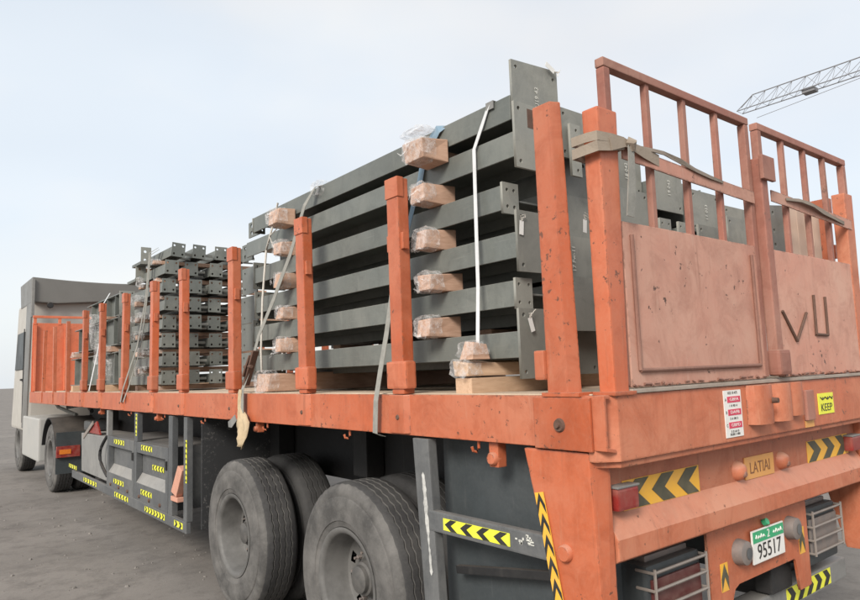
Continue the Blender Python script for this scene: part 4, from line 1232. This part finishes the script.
# strap round the corner post and over the gates
def gate_strap():
    e = thing('gate_strap', 'beige webbing strap wound round the corner post and stretched across both gates', 'strap', (.12, -.02, .9))
    def loop(z0, z1, w0, tl):
        P = [(.20, .10, z0 + tl), (.03, .10, z0 + tl * .6), (.028, .03, z0 + tl * .4), (.030, -.018, z0), (.12, -.022, (z0 + z1) / 2), (.196, -.020, z1), (.204, .03, z1), (.204, .09, z1)]
        MB().ribbon(P, [w0, w0, w0, w0, w0 * .9, w0 * .6, w0 * .6, w0 * .6], (0, 0, 1), .004).build('wrap', 'strapb', e)
    loop(.957, .970, .036, .010); loop(.918, .945, .040, -.006)
    MB().ribbon([(.10, -.026, .935), (.19, -.028, .957), (.23, -.026, .952), (.33, -.016, .945), (.45, -.006, .935)], [.05, .035, .03, .045, .05], (0, 0, 1), .004).build('wrap', 'strapb', e)
    MB().ribbon([(.22, -.012, .952), (.33, .004, .968), (.40, -.010, .970), (.48, -.012, .972), (.60, -.014, .958), (.72, -.014, .938), (.84, -.016, .925), (.95, -.014, .92)], [.03, .03, .02, .018, .022, .022, .018, .012], [(0, .2, 1), (0, .4, 1), (0, .5, 1), (0, .2, 1), (0, -.2, 1), (0, .3, 1), (0, .2, 1), (0, 0, 1)], .004).build('band', 'strapd', e)
    MB().ribbon([(1.60, -.012, .93), (1.74, -.022, .94), (1.88, -.026, .935), (2.02, -.024, .915), (2.17, -.02, .90), (2.35, -.01, .89)], [.015, .025, .034, .034, .025, .02], [(0, .3, 1), (0, .6, 1), (0, .5, 1), (0, .2, 1), (0, .3, 1), (0, 0, 1)], .004).build('band', 'strapd', e)
    MB().tube([(.20, -.03, .965), (.215, -.045, .955), (.225, -.03, .935)], .018, 8).build('knot', 'strapb', e, smooth=True)
    MB().ribbon([(.215, -.036, .95), (.213, -.034, .85), (.208, -.03, .76), (.205, -.02, .67)], [.035, .04, .05, .045], (1, 0, 0), .004).build('tail', 'strapg', e)
gate_strap()

# ------------------------------------------------------------------ middle stack of short cleated sections
MG = 'short cleated sections in the middle stack'
def short_section():
    e = thing('short_section', 'x', 'steel beam', (0, 0, 0), MG)
    mb = MB(); w_, h_, t, Ln = .13, .10, .008, 1.15
    mb.box(0, t, 0, Ln, 0, h_); mb.box(w_ - t, w_, 0, Ln, 0, h_); mb.box(t + .0004, w_ - t - .0004, .0003, Ln - .0003, h_ / 2 - .004, h_ / 2 + .004)
    mb.build('section', 'steel', e, local=True, bevel=.0015, seg=1)
    me = plate_mesh([(0, 0), (.14, 0), (.14, .15), (0, .15)], [(.025, .03, .012), (.025, .12, .012), (.115, .03, .012), (.115, .12, .012)], .010, 'steel')
    o = bpy.data.objects.new('cleat', me); COL.objects.link(o); o.parent = e; o.location = (-.004, -.007, -.006)
    MB().box(.128, .236, .05, .062, .035, .062).build('stiffener', 'plate', e, local=True)
    MB().box(.128, .236, .10, .112, -.004, .012).build('stiffener', 'plate', e, local=True)
    return e
proto = short_section()
layers = ['bottom', 'second', 'third', 'fourth', 'fifth', 'sixth', 'seventh', 'top']
posn = ['nearest the stakes', 'second from the stakes', 'third from the stakes', 'fourth from the stakes', 'fifth from the stakes']
first = True
for ly in range(8):
    for cI in range(4):
        e = proto if first else copy_tree(proto); first = False
        x = .205 + cI * .245 + random.uniform(-.014, .014) + (.06 if ly == 7 else 0)
        y = 5.70 + random.uniform(-.04, .05)
        z = .075 + ly * .194 + random.uniform(0, .006)
        e.location = (x, y, z + H)
        e.rotation_euler = (0, random.uniform(-.02, .02) if ly < 7 else random.uniform(-.10, .10), random.uniform(-.015, .015))
        e['label'] = 'short grey steel section in the %s layer of the middle stack, %s' % (layers[ly], posn[cI])
    for nm, yy in (('rear', 5.98), ('front', 6.6)):
        packer('%s cross timber below the %s layer of the middle stack' % (nm, layers[ly]), .19 + random.uniform(-.03, .02), 1.75, yy + random.uniform(-.06, .06), .012 + ly * .194, .066 + ly * .194, .09, nm == 'rear', 'wood', False, group='cross timbers in the middle stack')
# plates sticking up at the outer face
for k, (y, z) in enumerate(((6.45, 1.25), (6.25, 1.42))):
    e = thing('bracket_plate', ('grey bracket plate with two holes standing out of the middle stack', 'grey bracket plate leaning on top layer of the middle stack')[k], 'bracket', (.12, y, z))
    me = plate_mesh([(0, 0), (.11, 0), (.11, .19), (0, .19)], [(.045, .045, .016), (.045, .14, .016)], .01, 'plate')
    o = bpy.data.objects.new('plate', me); COL.objects.link(o); o.parent = e
    o = bpy.data.objects.new('arm', MB().box(.0, .10, .005, .35, .0, .03).mesh('arm')); o.data.materials.append(M['steel']); COL.objects.link(o); o.parent = e
for k, (y, x) in enumerate(((6.15, .10), (6.05, .06))):
    strap('webbing_strap', ('grey strap standing against the outer face of the middle stack', 'second grey strap slanting down the outer face of middle stack')[k],
          [(x + .16, y - .1, 1.56), (x + .08, y - .05, 1.50), (x + .06, y, 1.0), (x + .02, y + .05 + .1 * k, .5), (x - .08, y + .15 + .15 * k, .05), (-.03, y + .16 + .2 * k, -.1)], .04, (0, 1, 0), 'strapg')
for k in range(6):
    o = crumple(MB(), .10 + random.random() * .03, .2, 6.15 + random.random() * .3, 6.35 + random.random() * .3, .18 + k * .2, .28 + k * .2, 4).build('plastic_scrap', 'film')
    tag(o, 'crumpled film scrap on the outer face of the middle stack, %s from the deck' % ('first', 'second', 'third', 'fourth', 'fifth', 'sixth')[k], 'plastic')

# ------------------------------------------------------------------ forward stack of deep girders
FG = 'deep girders in the forward stack'
def girder(label, x, z, y0, y1, h=.36, fw=.16):
    e = thing('plate_girder', label, 'steel beam', (x, y0, z), FG)
    Ln = y1 - y0; t = .014
    mb = MB()
    mb.box(0, fw, 0, Ln, 0, t); mb.box(0, fw, 0, Ln, h - t, h); mb.box(fw / 2 - .006, fw / 2 + .006, .0004, Ln - .0004, t + .0004, h - t - .0004)
    mb.build('section', 'steel', e, local=True, bevel=.002, seg=1)
    for k in range(4):
        MB().box(.004, fw - .004, .3 + k * (Ln - .6) / 3, .312 + k * (Ln - .6) / 3, t + .001, h - t - .001).build('stiffener', 'steel', e, local=True)
    add_plate(e, -.02, fw + .02, -.01, h + .02, -.01, C4)
    return e
for k, x in enumerate((.24, .46, .68, .95, 1.25)):
    girder('lower deep girder of the forward stack, %s' % posn[k], x, .09, 7.55 + .15 * k, 10.6, .42)
for k, x in enumerate((.25, .47, .70, .98)):
    girder('upper deep girder of the forward stack, %s' % posn[k], x, .60, 7.65 + .2 * k, 10.4, .36)
for k, (y, nm) in enumerate(((8.0, 'rear'), (10.0, 'front'))):
    packer('%s bottom bearer under the forward girders' % nm, .15, 1.6, y, .002, .088, .1, False, 'wood2', group='timbers under the forward stack')
    packer('%s timber between the two girder layers of the forward stack' % nm, .15, 1.3, y, .512, .598, .1, True, 'wood', group='timbers under the forward stack')
o = girder('short deep girder lying on top of the forward stack', .32, 1.0, 7.9, 9.9, .30, .15)
packer('timber under the topmost forward girder, rear', .2, 1.0, 8.2, .962, .998, .1, False, group='timbers under the forward stack')
for k in range(4):
    o = crumple(MB(), .13, .25, 8.0 + .25 * k, 8.25 + .25 * k, .15 + .22 * k, .42 + .22 * k, 5).build('plastic_scrap', 'film')
    tag(o, 'white film hanging on the forward stack, %s from the deck' % ('first', 'second', 'third', 'fourth')[k], 'plastic')
o = MB().ribbon([(.22, 8.05, 1.30), (.14, 8.05, 1.15), (.14, 8.1, .8), (.08, 8.15, .4), (.02, 8.2, .02)], .05, (0, 1, 0), .003).build('webbing_strap', 'strapw')
tag(o, 'white strap hanging down the outer face of the forward stack', 'strap')

# ------------------------------------------------------------------ tower crane far behind
CR = thing('tower_crane', 'grey lattice jib of a tower crane far beyond the truck', 'crane', (69.8, -38, -H))
zb = 27.5; yt = 32.3; X = 70.0
def jib(y0, y1):
    mb = MB()
    n = 56
    A = []; B = []; T = []
    for i in range(n + 1):
        t = i / n; y = y0 + (y1 - y0) * t
        h = 1.5 + .3 * t if i else .5
        A.append((X - .65, y, zb)); B.append((X + .65, y, zb)); T.append((X, y - .2, zb + h))
    for P, r in ((A, .055), (B, .055), (T, .06)):
        mb.tube(P, r, 6)
    for i in range(n):
        m2 = tuple((a + b) / 2 for a, b in zip(T[i], T[i + 1]))
        mb.tube([A[i], T[i + 1]], .026, 4); mb.tube([T[i], A[i + 1]] if i % 2 else [A[i], B[i]], .022, 4)
        mb.tube([B[i], T[i + 1]], .026, 4); mb.tube([A[i + 1], B[i]], .022, 4); mb.tube([A[i], T[i]], .022, 4)
    return mb
jib(yt, -45).build('jib', 'crane', CR)
MB().box(X - .5, X + .5, 24.4, 25.6, zb - .35, zb + .05).build('trolley', 'crane', CR)
MB().tube([(X, 30.5, zb - 1.2), (X, 10, zb + .2), (X, -38, zb + 2.5)], .03, 5).build('hoist_rope', 'crane', CR)
mb = MB()
for dx in (-.8, .8):
    for dy in (-.8, .8): mb.tube([(X + dx, -40 + dy, -H), (X + dx, -40 + dy, zb + 9)], .1, 6)
for k in range(24):
    z = -H + k * 1.6
    for a, b in (((-.8, -.8), (.8, -.8)), ((.8, -.8), (.8, .8)), ((.8, .8), (-.8, .8)), ((-.8, .8), (-.8, -.8))):
        mb.tube([(X + a[0], -40 + a[1], z), (X + b[0], -40 + b[1], z + 1.6)], .05, 4)
mb.build('mast', 'crane', CR)
